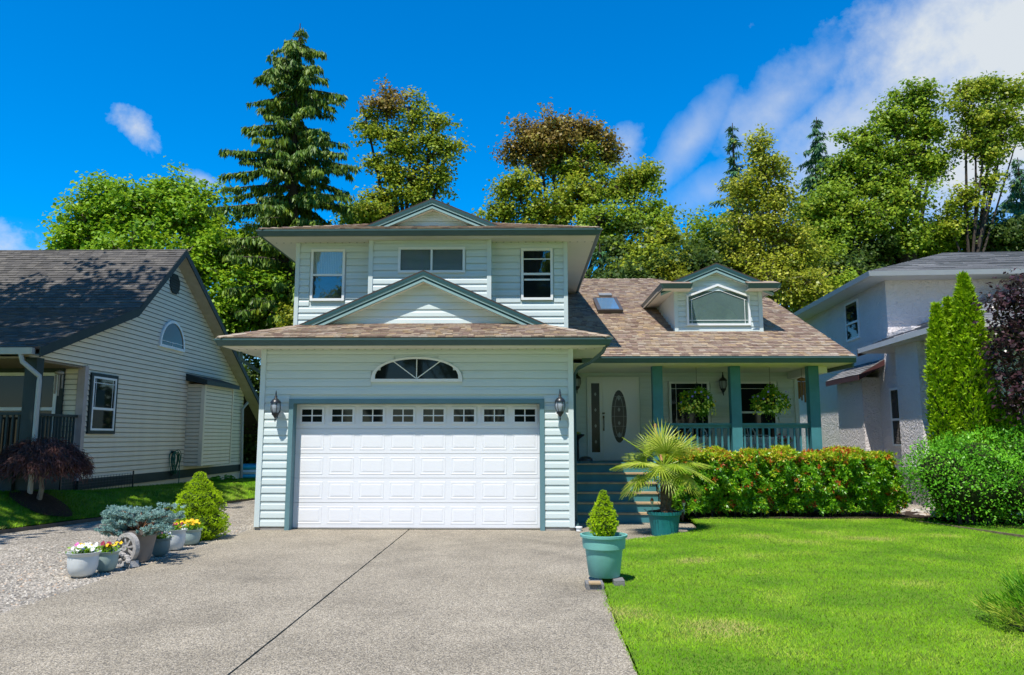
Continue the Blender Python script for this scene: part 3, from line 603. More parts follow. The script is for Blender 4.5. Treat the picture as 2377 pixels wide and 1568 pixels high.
for s, e0 in ((-1, wl), (1, wr)): mu.prism([(e0-s*.03,DY-.0265,wz1-.09),(e0-s*.03,DY-.0265,wz1-.078),(wm-s*.07,DY-.0265,wpk-.095),(wm-s*.07,DY-.0265,wpk-.107)], (0,.004,0))
mu.build('muntin', TRIMW, dorm)
# eave returns and flank eaves of the dormer
el, er = at(1533, 658, Y=3.32)[0], at(1814, 657, Y=3.32)[0]; il, ir = at(1609, 660, Y=3.32)[0], at(1738, 660, Y=3.32)[0]
for s, a, b in ((-1, el, il), (1, er, ir)):
    x0, x1 = min(a, b), max(a, b); yb = EY+(dze-EZ)/PM+.6
    MB().box(x0+.05, x1-.0, 3.32+.05, DY, dze, dze+.012).box(min(a, a-s*.45)+.02, max(a, a-s*.45)-.02, DY, yb, dze, dze+.012).build('soffit', SOFFIT, dorm)
    g_ = MB().prism([(x0,3.32,dze+.12),(x1,3.32,dze+.12),(x1-(.0 if s > 0 else .05),3.37,dze),(x0+(.05 if s > 0 else .0)*0+.05*(s < 0),3.37,dze)], (0,.02,0))
    g_.prism([(a,3.32,dze+.12),(a-s*.06,3.36,dze-.004),(a-s*.09,3.36,dze-.004),(a-s*.06,3.34,dze+.12)], (0,yb-3.3,0))
    g_.build('gutter', TEAL, dorm)
    # little return roof and the flank slope up to the gable roof
    MB().prism([(x0+.02,3.36,dze+.115),(x1-.02,3.36,dze+.115),(x1-.02,DY,dze+.26),(x0+.02,DY,dze+.26)], (0,0,.02)).build('return_roof', SHINGO, dorm)
dg = gable((el+er)/2, 3.66, DY, 8.2, dpk[2], (er-el)/2-.08, .42, house, 'dormer_gable', dze+.02, wallh=.135)
sk = MB()
for s in (-1, 1):                                  # shingle skin over dormer gable
    pass
# skylight and vent lie on the main slope
def on_roof(px, py):
    d = ray(px, py); t = (EZ-EY*PM+CAM[1]*PM-CAM[2])/(d[2]-PM*d[1]); return CAM+t*d
s0, s1, s2 = on_roof(1390, 731), on_roof(1444, 731), on_roof(1417, 703); sl = np.array([0,1,PM])/CM; sn = np.array([0,-PM,1])/CM
sw = s1[0]-s0[0]; sL = (s2[1]-s0[1])*CM
SKF = mat('bronze_skylight_frame', (.075,.065,.06), .4, .1, 4, 0, 40, .5)
skl = part(MB().obox(s0+sn*.0, (sw,0,0), sl*sL, sn*.10).obox(s0+np.array([-.03,0,0])-sl*.03+sn*.10, (sw+.06,0,0), sl*(sL+.06), sn*.05), 'skylight', SKF)
MB().obox(s0+np.array([.07,0,0])+sl*.06+sn*.15, (sw-.14,0,0), sl*(sL-.12), sn*.006).build('pane', glass('skylight_glass', (.10,.20,.32), .05, 2.4), skl)
v0_ = on_roof(1393, 692); vw = on_roof(1418, 692)[0]-v0_[0]
part(MB().obox(v0_, (vw,0,0), sl*.16, sn*.05).obox(v0_+sn*.05-sl*.03-np.array([.03,0,0]), (vw+.06,0,0), sl*.26, sn*.05), 'roof_vent', mat('grey_vent', (.22,.23,.23), .5))
# porch: floor, steps, posts, railing
part(MB().box(1.0, 7.05, 2.5, 4.3, 1.16, 1.21).box(1.0, 7.0, 2.56, 2.6, .0, 1.16), 'porch_floor', TEALP)
for i in range(6):
    y0 = 1.36+i*.228; z0 = .2*i
    part(MB().box(1.12, 2.93, y0, 2.55, z0 if i else 0.004, z0+.168), 'riser', TEALP)
    part(MB().box(1.10, 2.95, y0-.028, y0+.228 if i < 5 else 2.9, z0+.168, z0+.203), 'tread', TREAD)
part(MB().prism([(2.955,1.32,0.0),(2.955,1.32,.26),(2.955,2.5,1.34),(2.955,2.5,0)], (.04,0,0)), 'stair_stringer', TEALP)
hr = at(1518, 985, Y=2.45); 
part(MB().tube([(3.0,2.42,hr[2]),(3.0,2.25,hr[2]-.2),(2.98,1.25,1.0)], .028, 8).box(2.955,3.015,1.22,1.28,0.0,1.0), 'handrail', mat('cedar_handrail', (.36,.19,.08), .6, .2, 6))
for px in (1525, 1705, 1886):
    x = at(px, 900, Y=2.55)[0]; part(MB().box(x-.115, x+.115, 2.44, 2.66, 1.2, 3.44), 'porch_post', TEALP)
p1, p2, p3 = (at(px, 900, Y=2.55)[0] for px in (1525, 1705, 1886))
for a, b in ((p1+.115, p2-.115), (p2+.115, p3-.115)):
    rl = part(MB().box(a, b, 2.49, 2.61, 2.07, 2.115).box(a, b, 2.53, 2.57, 2.0, 2.07).box(a, b, 2.52, 2.58, 1.29, 1.34), 'railing', TEALP)
    k = int((b-a)/.135)
    bm_ = MB().box(-.02, .02, 2.53, 2.57, 1.34, 2.0).mesh('baluster', TEALP)
    for i in range(k): link('baluster', bm_, rl, (a+(i+.5)*(b-a)/k, 0, 0))
# front door with oval light and sidelight
fdx0, fdx1, fdz1 = at(1362, 876, Y=4.3)[0], at(1482, 876, Y=4.3)[0], at(1400, 876, Y=4.3)[2]
fdd = part(MB().box(fdx0, fdx1, 4.25, 4.32, 1.212, fdz1), 'front_door', TRIMW)
smx = fdx0+.36
MB().box(smx+.03, fdx1-.07, 4.232, 4.25, 1.22, fdz1-.07).build('door_leaf', DOORW, fdd)
MB().box(fdx0+.10, smx-.05, 4.236, 4.25, 1.42, fdz1-.16).build('sidelight_glass', FROST, fdd)
MB().box(fdx0+.06, fdx0+.10, 4.226, 4.25, 1.38, fdz1-.12).box(smx-.05, smx-.01, 4.226, 4.25, 1.38, fdz1-.12).box(fdx0+.10, smx-.05, 4.226, 4.25, 1.38, 1.42).box(fdx0+.10, smx-.05, 4.226, 4.25, fdz1-.16, fdz1-.12).build('sidelight_frame', DOORW, fdd)
oc = at(1437, 967, Y=4.23); ox, oz = .25, .72
ov = [(oc[0]+ox*math.cos(t), oc[2]+oz*math.sin(t)) for t in np.linspace(0, 2*math.pi, 33)[:-1]]
ov2 = [(oc[0]+(ox-.055)*math.cos(t), oc[2]+(oz-.055)*math.sin(t)) for t in np.linspace(0, 2*math.pi, 33)[:-1]]
m_ = MB()
for i in range(32):
    j = (i+1) % 32; m_.prism([(ov[i][0],4.212,ov[i][1]),(ov[j][0],4.212,ov[j][1]),(ov2[j][0],4.212,ov2[j][1]),(ov2[i][0],4.212,ov2[i][1])], (0,.022,0))
m_.build('oval_frame', DOORW, fdd)
MB().prism([(a,4.226,b) for a, b in ov2], (0,.006,0)).build('oval_glass', FROST, fdd)
m_ = MB()
for i in range(32):
    j = (i+1) % 32
    for k in (.62,):
        q = lambda t, s: (oc[0]+(ox-.055)*k*s*math.cos(t), 4.2235, oc[2]+(oz-.055)*.8*s*math.sin(t))
        t0, t1 = i*math.pi/16, j*math.pi/16
        m_.prism([q(t0,1), q(t1,1), q(t1,.93), q(t0,.93)], (0,.002,0))
for zz in (-.5, -.25, 0, .25, .5):
    wv = (ox-.06)*math.sqrt(max(0, 1-(zz/(oz-.055))**2)); m_.box(oc[0]-wv, oc[0]+wv, 4.2225, 4.2228, oc[2]+zz-.004, oc[2]+zz+.004)
for zz in (-.45, -.17, .17, .45):
    m_.prism([(oc[0]-.035,4.221,oc[2]+zz),(oc[0],4.221,oc[2]+zz-.06),(oc[0]+.035,4.221,oc[2]+zz),(oc[0],4.221,oc[2]+zz+.06)], (0,.001,0))
scx = (fdx0+.10+smx-.05)/2
for zz in (-.6, -.2, .2, .6): m_.prism([(scx-.03,4.233,2.28+zz),(scx,4.233,2.23+zz),(scx+.03,4.233,2.28+zz),(scx,4.233,2.33+zz)], (0,.002,0))
stuff(m_.build('leading', LEAD, fdd))
hx = at(1401, 960, Y=4.22)[0]; hz = at(1401, 960, Y=4.22)[2]
MB().lathe([(.035,-.02),(.035,.02)], (hx,4.22,hz), 12).box(hx-.022,hx+.022,4.212,4.232,hz-.12,hz-.06).tube([(hx,4.21,hz-.1),(hx,4.16,hz-.18),(hx,4.16,hz-.33),(hx,4.21,hz-.40)], .014, 8).box(hx-.018,hx+.018,4.212,4.232,hz-.44,hz-.38).build('door_handle', BRASS, fdd)
# porch windows
fz0 = 1.8
for l, r_, ml in ((1551, 1645, 1), (1712, 1800, 2)):
    a, b = at(l, 886, Y=4.3), at(r_, 886, Y=4.3); x0, x1, z1 = a[0]+.06, b[0]-.06, a[2]-.06
    if ml == 1: window(x0, x1, fz0, z1, 4.3, (), (), [PANE], muntins=((x0+.12, x0+.13, fz0, z1), (x1-.13, x1-.12, fz0, z1), (x0, x1, z1-.13, z1-.12)))
    else: window(x0, x1, fz0, z1, 4.3, (), (fz0+.62,), [PANE, PANE], muntins=((x0, x1, z1-.13, z1-.12), (x1-.13, x1-.12, fz0+.65, z1)))
# ------------------------------------------------------------------ lanterns
def lantern(loc, label):
    t = thing('wall_lantern', label, 'wall lantern', loc, 'black carriage lanterns on the house walls')
    y = -.2
    MB().box(-.075, .075, -.03, -.022, -.11, .11).build('mounting_block', TRIMW, t)
    MB().lathe([(.045,0),(.045,.02)], (0,0,0), 14).build('back_plate', BLACK, t).matrix_basis = Matrix.Translation((0,-.03,0)) @ Matrix.Rotation(R(90), 4, 'X')
    MB().tube([(0,-.03,-.02),(0,-.09,-.10),(0,-.16,-.12),(0,y,-.09)], .016, 8).tube([(0,-.03,-.05),(0,-.07,-.13),(0,-.13,-.16),(0,y,-.16)], .010, 6).build('scroll_arm', BLACK, t, True)
    MB().lathe([(.062,-.035),(.092,.04),(.094,.09),(.082,.15)], (0,y,0), 12).build('globe', LGLASS, t, True)
    MB().lathe([(.004,-.22),(.012,-.20),(.016,-.17),(.010,-.15),(.03,-.12),(.052,-.09),(.07,-.07),(.072,-.04),(.06,-.035)], (0,y,0), 12).build('base_cup', BLACK, t, True)
    MB().lathe([(.085,.148),(.105,.15),(.10,.175),(.07,.215),(.035,.24),(.022,.26),(.03,.275),(.018,.30),(.012,.36),(.004,.40)], (0,y,0), 14).build('cap', BLACK, t, True)
    c = MB()
    for k in range(6):
        a = k*math.pi/3; q = [(.066,-.05),(.098,.04),(.10,.09),(.088,.155)]
        c.tube([(r_*math.cos(a), y+r_*math.sin(a), z_) for r_, z_ in q], .006, 5)
    c.build('cage', BLACK, t)
    return t
ll = at(640, 955, Y=0); lr = at(1299, 952, Y=0)
lanA = lantern((ll[0]+.06, -.0, ll[2]), 'black carriage lantern on the siding beside the garage door, gravel strip side')
copy_tree(lanA, (lr[0], 0, lr[2]), 'black carriage lantern between the garage door and the porch steps')
lp = at(1674, 900, Y=4.3); copy_tree(lanA, (lp[0], 4.3, lp[2]), 'black lantern on the shaded porch wall between the two porch windows')
lq = at(1338, 895, Y=4.3); copy_tree(lanA, (lq[0], 4.3, lq[2]), 'black lantern beside the front door, half hidden by the garage corner')
# ------------------------------------------------------------------ neighbour house on the gravel side (dark roof)
LW = mat('beige_grey_siding', (.80, .71, .56), .55, .06, 1.5, .03, 40)
GRIME_SHADE = mat('grimy_shaded_lap_edge', (.16, .155, .11), .8, .3, 3)  # algae grime, with the lap shadow lines darkened into its colour
LTR = mat('black_green_trim', (.022, .036, .036), .55, .15, 4)
LSHS = [(0, (.085,.080,.076)), (.4, (.105,.098,.092)), (.75, (.125,.116,.107)), (1, (.15,.138,.125))]
LSH = ramp_mat('dark_shingle', LSHS, .9, .1, 0, 'tint', bump=.5, bscale=20)
nb = thing('neighbour_house', 'beige lap-sided house with dark gabled roof beyond the gravel strip', 'house')
WX, RX = -10.8, -10.38
rg, br, ev = at(432, 580, X=RX), at(322, 716, X=RX), at(92, 806, X=RX); re_ = at(600, 925, X=RX)
NY0 = float(at(186, 1000, X=WX)[1])                                    # front wall, the porch lies before it
NY1 = 13.9
prof = [(ev[1]+.3, ev[2]-.02), (br[1], br[2]-.14), (rg[1], rg[2]-.16), (NY1, rg[2]-.16-(NY1-rg[1])*(rg[2]-re_[2])/(re_[1]-rg[1]))]
porch_z = at(183, 848, X=WX)[2]
wl_ = nb_wall = MB().prism([(WX,NY0,.3),(WX,NY0,porch_z),(WX,prof[0][0],porch_z),(WX,prof[0][0],prof[0][1]),(WX,prof[1][0],prof[1][1]),(WX,prof[2][0],prof[2][1]),(WX,NY1,prof[3][1]),(WX,NY1,.2)], (-.12,0,0))
wl_.box(-22, WX-.12, NY0, NY0+.1, .3, porch_z+.3)
wall2 = part(wl_, 'wall', LW, nb)
def ztop(y): return float(np.interp(y, [p[0] for p in prof], [p[1] for p in prof]))
zb = .77; h_ = .128; z = zb
while z < prof[2][1]-.05:
    ys = [y for y in np.linspace(prof[0][0], NY1, 400) if ztop(y) > z+h_*.6 and (y >= NY0+.09 or z >= porch_z)]
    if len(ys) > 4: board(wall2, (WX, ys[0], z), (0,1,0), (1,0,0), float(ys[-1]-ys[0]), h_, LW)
    z += h_
z = zb
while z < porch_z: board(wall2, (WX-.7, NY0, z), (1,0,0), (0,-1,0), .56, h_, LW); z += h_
part(MB().box(WX-.13, WX+.052, NY0-.05, NY0+.1, .75, porch_z), 'corner_trim', mat('pinkish_corner_board', (.44,.37,.35), .5), nb)
part(MB().box(WX-.1, WX+.05, NY0, NY1, .53, .775), 'base_band', LTR, nb)
part(MB().box(WX-.2, WX-.005, NY0+.1, NY1, -.1, .53), 'foundation', CONC, nb)
rf2 = MB()
for (y0, z0), (y1, z1) in zip([(ev[1], ev[2]), (br[1], br[2]), (rg[1], rg[2])], [(br[1], br[2]), (rg[1], rg[2]), (re_[1]+2.2, re_[2]-2.2*(rg[2]-re_[2])/(re_[1]-rg[1]))]):
    rf2.prism([(RX,y0,z0),(RX,y1,z1),(RX,y1,z1-.05),(RX,y0,z0-.05)], (-15,0,0))
roof2 = part(rf2, 'roof', UNDER, nb)
def slope_shingles(par, a, b, x0, x1, e, tw, m=LSH):
    L = math.hypot(b[1]-a[1], b[2]-a[2]); shingles((x0, a[1], a[2]+.004), (1,0,0), (0,b[1]-a[1],b[2]-a[2]), 0, L, lambda s: (0, x1-x0), e=e, tw=tw, parent=par, mat_j=m, thick=.012)
slope_shingles(roof2, ev, br, -21, RX+.02, .14, (.16, .34)); slope_shingles(roof2, br, rg, -21, RX+.02, .14, (.16, .34))
rb = MB()
for a, b in ((ev, br), (br, rg), (rg, np.array([RX, re_[1]+2.2, re_[2]-2.2*(rg[2]-re_[2])/(re_[1]-rg[1])]))):
    MB().prism([(RX,a[1],a[2]-.0),(RX,b[1],b[2]-.0),(RX,b[1],b[2]-.22),(RX,a[1],a[2]-.22)], (.03,0,0)).build('rake_board', LTR, nb)
    MB().prism([(RX,a[1],a[2]-.17),(RX,b[1],b[2]-.17),(RX,b[1],b[2]-.18),(RX,a[1],a[2]-.18)], (WX-RX,0,0)).build('rake_soffit', mat('tan_soffit', (.42,.36,.28), .7), nb)
LG = mat('putty_gutter', (.40,.40,.37), .45, .05)
part(MB().box(-22, RX-.1, ev[1]-.1, ev[1]+.02, ev[2]-.16, ev[2]-.02), 'gutter', LG, nb)
part(MB().box(-22, WX, ev[1]+.02, NY0, ev[2]-.24, ev[2]-.2), 'porch_ceiling', mat('brown_porch_ceiling', (.25,.19,.12), .7), nb)
da, db_, dc, dd_ = at(48, 822, Y=ev[1]-.05), at(52, 840, Y=ev[1]-.05), at(92, 874, Y=ev[1]+.1), at(78, 1012, Y=ev[1]+.1)
part(MB().tube([da, db_, dc, dc-np.array([0,0,.1]), (dc[0], dc[1], .5)], .05, 8), 'downspout', LG, nb, True)
po = at(75, 900, Y=ev[1]+.3)[0]
part(MB().box(po-.13, po+.12, ev[1]+.2, ev[1]+.45, .5, ev[2]-.2), 'porch_post', LTR, nb)
part(MB().box(-22, WX-.02, ev[1]+.12, NY0, .3, 1.2), 'porch_floor', LTR, nb)
rt = at(120, 961, X=WX-.1)[2]
rl2 = part(MB().box(WX-.15, WX-.05, ev[1]+.4, NY0-.02, rt-.06, rt).box(-20, po-.1, ev[1]+.28, ev[1]+.38, rt-.06, rt).box(WX-.13, WX-.07, ev[1]+.4, NY0-.02, 1.3, 1.34).box(-20, po-.1, ev[1]+.30, ev[1]+.36, 1.3, 1.34), 'railing', LTR, nb)
bm_ = MB().box(-.02,.02,-.02,.02,1.2,rt-.06).mesh('baluster', LTR); k = 0
yy = ev[1]+.55
while yy < NY0-.05: link('baluster', bm_, rl2, (WX-.1, yy, 0)); yy += .125
xx = po-.25
while xx > -15: link('baluster', bm_, rl2, (xx, ev[1]+.33, 0)); xx -= .13
def window_x(y0, y1, z0, z1, X, trim=.1, hb=(), m=PANE, mun=()):
    f = MB()
    def fr(a, b, c, d, t, x0, x1): f2 = MB(); f2.box(x0,x1,a-t,b+t,c-t,c).box(x0,x1,a-t,b+t,d,d+t).box(x0,x1,a-t,a,c,d).box(x0,x1,b,b+t,c,d); return f2
    o = fr(y0+trim, y1-trim, z0+trim, z1-trim, trim, X-.02, X+.075).build('window', LTR, nb)
    a, b, c, d = y0+trim+.05, y1-trim-.05, z0+trim+.05, z1-trim-.05
    fr(a, b, c, d, .05, X, X+.085).build('window_frame', TRIMW, o)
    for q in hb: MB().box(X, X+.08, a, b, q-.03, q+.03).build('sash_bar', TRIMW, o)
    MB().box(X+.04, X+.062, a, b, c, d).build('pane', m, o)
    for p in mun: MB().box(X+.063, X+.066, *p).build('muntin', TRIMW, o)
wa, wb = at(208, 860, X=WX), at(260, 1008, X=WX); wc = at(236, 950, X=WX)[2]
window_x(wa[1], wb[1], wb[2], wa[2]-.05, WX, .085, (wc,), mun=((wa[1]+.14, wb[1]-.14, wa[2]-.30, wa[2]-.285), (wa[1]+.22, wa[1]+.235, wc, wa[2]-.18), (wb[1]-.235, wb[1]-.22, wc, wa[2]-.18)))
# half-round window and gable vent
aL, aR, aT = at(366, 803, X=WX), at(424, 814, X=WX), at(392, 743, X=WX); cy_, rr_ = (aL[1]+aR[1])/2, (aR[1]-aL[1])/2; zz0 = aL[2]; hh_ = aT[2]-zz0
AA = [(cy_+rr_*math.cos(t), zz0+hh_*math.sin(t)) for t in np.linspace(0, math.pi, 17)]; AB = [(cy_+(rr_-.09)*math.cos(t), zz0+.07+(hh_-.15)*math.sin(t)) for t in np.linspace(0, math.pi, 17)]
m_ = MB()
for i in range(16): m_.prism([(WX,*AA[i]),(WX,*AA[i+1]),(WX,*AB[i+1]),(WX,*AB[i])], (.08,0,0))
m_.box(WX, WX+.079, cy_-rr_, cy_+rr_, zz0-.01, zz0+.07)
hw_ = part(m_, 'half_round_window', TRIMW, nb)
MB().prism([(WX+.035,a,b) for a, b in AB], (.02,0,0)).build('pane', PANE, hw_)
MB().box(WX+.056, WX+.06, cy_-rr_+.1, cy_+rr_-.1, zz0+.18, zz0+.195).box(WX+.0565, WX+.0605, cy_-.008, cy_+.008, zz0+.07, zz0+.18).build('muntin', TRIMW, hw_)
vc = at(403, 660, X=WX); vr = .33
gv = part(MB().prism([(WX, vc[1]+vr*math.cos(t), vc[2]+vr*math.sin(t)) for t in np.arange(8)*math.pi/4+math.pi/8], (.06,0,0)), 'gable_vent', LTR, nb)
for k in range(6): MB().obox((WX+.06, vc[1]-.24, vc[2]-.24+k*.08), (0,.48,0), (.02,0,-.03), (0,0,.012)).build('louvre', LTR, gv)
# boxed-out bay on the gable wall
bl, brr = at(437, 890, X=WX+.0), at(538, 1075, X=WX+.55); by0 = at(465, 1075, X=WX+.55)[1]; by1 = at(532, 1075, X=WX+.55)[1]; bz0, bz1 = .89, at(468, 893, X=WX+.55)[2]
bx = part(MB().box(WX, WX+.55, by0, by1, bz0, bz1), 'bay', LW, nb)
z = bz0
while z < bz1-.05:
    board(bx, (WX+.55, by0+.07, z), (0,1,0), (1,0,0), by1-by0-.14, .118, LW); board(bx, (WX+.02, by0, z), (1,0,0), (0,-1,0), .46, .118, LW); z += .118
MB().box(WX+.48, WX+.60, by0-.05, by0+.07, bz0, bz1).build('corner_trim', LW, bx)
MB().box(WX+.48, WX+.60, by1-.07, by1+.01, bz0, bz1).build('corner_trim', LW, bx)
MB().prism([(WX,by0-.2,bz1+.14),(WX+.72,by0-.2,bz1),(WX+.72,by0-.2,bz1+.14),(WX,by0-.2,bz1+.36)], (0,by1-by0+.4,0)).build('bay_roof', LTR, bx)
# porch window wall
fw_ = at(-60, 870, Y=NY0)[0]; fe = at(140, 866, Y=NY0)
f2 = MB().box(fw_, fe[0]+.14, NY0-.08, NY0, fe[2]-.0, fe[2]+.14).box(fe[0], fe[0]+.14, NY0-.08, NY0, 1.6, fe[2])
pw_ = part(f2, 'porch_window', LTR, nb)
MB().box(fw_, fe[0], NY0-.09, NY0, fe[2]-.08, fe[2]).box(fe[0]-.08, fe[0], NY0-.09, NY0, 1.6, fe[2]-.08).box(fw_, fe[0]-.08, NY0-.085, NY0, at(60, 950, Y=NY0)[2]-.04, at(60, 950, Y=NY0)[2]+.04).build('window_frame', TRIMW, pw_)
MB().box(fw_, fe[0]-.08, NY0-.06, NY0-.05, 1.2, fe[2]-.08).build('pane', PANE, pw_)
part(MB().tube([at(575, 935, X=WX+.2), at(563, 950, X=WX+.1), at(560, 1110, X=WX+.1)], .05, 8), 'downspout', LG, nb, True)
# ------------------------------------------------------------------ neighbour house on the lawn side (grey stucco)
aa_ = R(3.6); RA = np.array([math.cos(aa_), -math.sin(aa_), 0]); RB = np.array([math.sin(aa_), math.cos(aa_), 0])
def stucco():
    m = mat('grey_stucco', (.72, .67, .655), .9, .05, 1.2, .0); t = m.node_tree; b = t.nodes['Principled BSDF']
    c = t.nodes.new('ShaderNodeTexCoord'); n = t.nodes.new('ShaderNodeTexNoise'); n.inputs['Scale'].default_value = 7; n.inputs['Detail'].default_value = 4; n.inputs['Distortion'].default_value = 2.0
    bp = t.nodes.new('ShaderNodeBump'); bp.inputs['Strength'].default_value = 1.0; bp.inputs['Distance'].default_value = .06
    t.links.new(c.outputs['Object'], n.inputs['Vector']); t.links.new(n.outputs['Fac'], bp.inputs['Height']); t.links.new(bp.outputs[0], b.inputs['Normal']); return m
STU = stucco(); GW = mat('pale_grey_gutter', (.52,.53,.54), .4, .04); PLUM = mat('plum_fascia', (.075,.03,.032), .6, .1)
GSH = ramp_mat('grey_shingle', [(0, (.16,.16,.165)), (.5, (.205,.205,.21)), (1, (.26,.26,.26))], .9, .1, 0, 'tint', bump=.4, bscale=20)
gh = thing('stucco_house', 'grey stucco two storey house with grey hip roof behind the hedge', 'house', (10.1, 3.2, 0)); gh.rotation_euler = (0, 0, -aa_)
sw_ = MB().box(0, 12, -1.3, 12, -.1, 4.2).box(.001, 12, 1.6, 12, 4.2, 4.7).box(0.001, 12, 3.05, 12, 4.6, 6.45)
gwall = part(sw_, 'wall', STU, gh)
for (t0, t1, z0, z1) in ((.22, 1.5, .98, 4.4), (3.88, 5.95, -.1, 3.52)): part(MB().box(-.5, .02, t0, t1, z0, z1), 'bump_out', STU, gh)
part(MB().box(-.34, .02, .32, 1.42, -.1, .98), 'bump_out', STU, gh)
part(MB().box(-.56, .03, .1, 6.2, -.1, .06), 'foundation', CONC, gh)
# small lean-to roof over the far bump-out
lr_ = part(MB().prism([(-.72,3.45,3.56),(.02,3.45,4.0),(.02,3.45,3.95),(-.72,3.45,3.50)], (0,2.75,0)), 'lean_to_roof', UNDER, gh)
shingles((-.74, 6.22, 3.57), (0,-1,0), (.74,0,.44), 0, .86, lambda s: (0, 2.8), e=.14, tw=(.25,.6), parent=lr_, mat_j=GSH)
MB().prism([(-.735,3.42,3.57),(.02,3.42,4.02),(.02,3.42,3.86),(-.735,3.42,3.42)], (0,.03,0)).build('rake_board', PLUM, lr_)
MB().box(-.755, -.725, 3.42, 6.22, 3.42, 3.56).build('fascia', PLUM, lr_)
# lower wing roof with eave running towards the street
LZ = 4.27; pl = .40
wt = -1.95
lw = part(MB().add([(-.72,3.06,LZ),(-.72,wt,LZ),(8.5,wt,LZ),(4.3,3.06,LZ+5.02*pl),(4.3,wt+5.02,LZ+5.02*pl)], [(0,3,4,1),(1,4,2)]), 'wing_roof', UNDER, gh)
shingles((-.74, 3.05, LZ+.01), (0,-1,0), (1,0,pl), 0, 5.3, lambda s: (0, 3.05-wt-s/math.sqrt(1+pl*pl)), e=.15, tw=(.3,.8), parent=lw, mat_j=GSH)
shingles((-.72, wt-.02, LZ+.01), (1,0,0), (0,1,pl), 0, 5.3, lambda s: (s/math.sqrt(1+pl*pl), 9), e=.15, tw=(.3,.8), parent=lw, mat_j=GSH)
MB().box(-.86, -.73, wt-.13, 3.1, LZ-.13, LZ).box(-.73, 8.5, wt-.13, wt, LZ-.13, LZ).build('gutter', GW, lw)
MB().box(-.75, .01, wt, 3.06, LZ-.14, LZ-.12).box(.01, 8.5, wt, -1.3, LZ-.14, LZ-.12).build('soffit', GW, lw)
part(MB().box(.75, 5.6, -1.36, -1.29, .0, 2.6), 'garage_door', DOORW, gh)
MB().prism([(-.86,3.05,LZ-.02),(-.2,3.05,LZ+.2),(-.2,3.05,LZ),(-.86,3.05,LZ-.22)], (0,.05,0)).build('rake_board', PLUM, lw)
# upper hip roof
UZ = 6.36; pu = .36; ux0, ux1, ut0, ut1 = -.62, 12.6, 2.45, 12.5; hd = 3.9
ur = part(MB().add([(ux0,ut0,UZ),(ux1,ut0,UZ),(ux1-hd,ut0+hd,UZ+hd*pu),(ux0+hd,ut0+hd,UZ+hd*pu),(ux0,ut1,UZ),(ux0+hd,ut1,UZ+hd*pu),(ux1-hd,ut1,UZ+hd*pu)], [(0,1,2,3),(0,3,5,4),(3,2,6,5)]), 'roof', UNDER, gh)
cu = math.sqrt(1+pu*pu)
shingles((ux0, ut0-.02, UZ+.008), (1,0,0), (0,1,pu), 0, hd*cu, lambda s: (s/cu, min(9, ux1-ux0-s/cu)), e=.15, tw=(.35,.9), parent=ur, mat_j=GSH)
shingles((ux0-.02, ut1, UZ+.008), (0,-1,0), (1,0,pu), 0, hd*cu, lambda s: (0, ut1-ut0-s/cu), e=.15, tw=(.35,.9), parent=ur, mat_j=GSH)
sweep(ux0+.06, ux1, ut0+.06, ut1, [(0, UZ-.13), (.1, UZ-.13), (.14, UZ), (0, UZ)]).build('gutter', GW, ur)
MB().box(ux0+.02, ux1, ut0+.02, 3.05, UZ-.14, UZ-.12).box(ux0+.02, 0, 3.05, ut1, UZ-.14, UZ-.12).build('soffit', GW, ur)
def window_s(t0, t1, z0, z1):
    o = MB(); x = -.03
    for a, b, c, d in ((t0,t1,z0,z0+.06),(t0,t1,z1-.06,z1),(t0,t0+.06,z0+.06,z1-.06),(t1-.06,t1,z0+.06,z1-.06),(t0+.06,t1-.06,(z0+z1)/2-.1,(z0+z1)/2-.04)): o.box(x-.01, .02, a, b, c, d)
    o = o.build('window', TRIMW, gh); MB().box(-.02, -.01, t0+.06, t1-.06, z0+.06, z1-.06).build('pane', PANE, o)
window_s(5.1, 6.2, 4.85, 6.08); window_s(2.35, 3.15, 1.55, 3.15)

# ------------------------------------------------------------------ small things
pot_m = {n: mat(n, c, .5, .1, 5, .05, 30) for n, c in (('pale_grey_glaze', (.60,.62,.61)), ('sage_glaze', (.30,.385,.355)), ('slate_glaze', (.16,.22,.22)), ('stone_urn', (.24,.20,.175)), ('mint_plastic', (.17,.43,.385)), ('teal_plastic', (.012,.165,.165)))}
def flowers(parent, c, rad, n, cols, hgt=.1, leafn=260, fs=.028):
    p = np.stack([rng.normal(0, rad*.5, leafn), rng.normal(0, rad*.5, leafn), rng.uniform(-.02, hgt*.8, leafn)], 1)+c
    a = rdir(leafn); a[:, 2] = np.abs(a[:, 2])*.8; leaves('foliage', p, a, rdir(leafn)+[0,0,1.0], rng.uniform(.03,.06,leafn), rng.uniform(.018,.03,leafn), rng.random(leafn), L_FLOW, parent)
    for m, share in cols:
        b = MB()
        for _ in range(max(1, int(n*share))):
            q = np.array([random.gauss(0, rad*.5), random.gauss(0, rad*.45), hgt*random.uniform(.5, 1.2)])+c
            f = unit(np.array([random.gauss(-.1,.4), random.gauss(-.6,.4), .7])); s = unit(np.cross(f, [0,0,1.])); t = np.cross(s, f)
            for k in range(5):
                an = k*1.2566+.3; d = s*math.cos(an)+t*math.sin(an); e = -s*math.sin(an)+t*math.cos(an); r_ = fs*random.uniform(.8,1.2)
                b.add([q, q+d*r_*.6+e*r_*.45+f*.004, q+d*r_*1.1, q+d*r_*.6-e*r_*.45+f*.004], [(0,1,2,3)])
        b.build('blossom', m, parent)
def pot_prof(r, h, flut=0):
    return [(r*.55, 0), (r*.78, h*.12), (r*.93, h*.4), (r*.95, h*.72), (r*.94, h*.84), (r*1.06, h*.93), (r*1.1, h), (r*1.0, h), (r*.9, h*.9)]
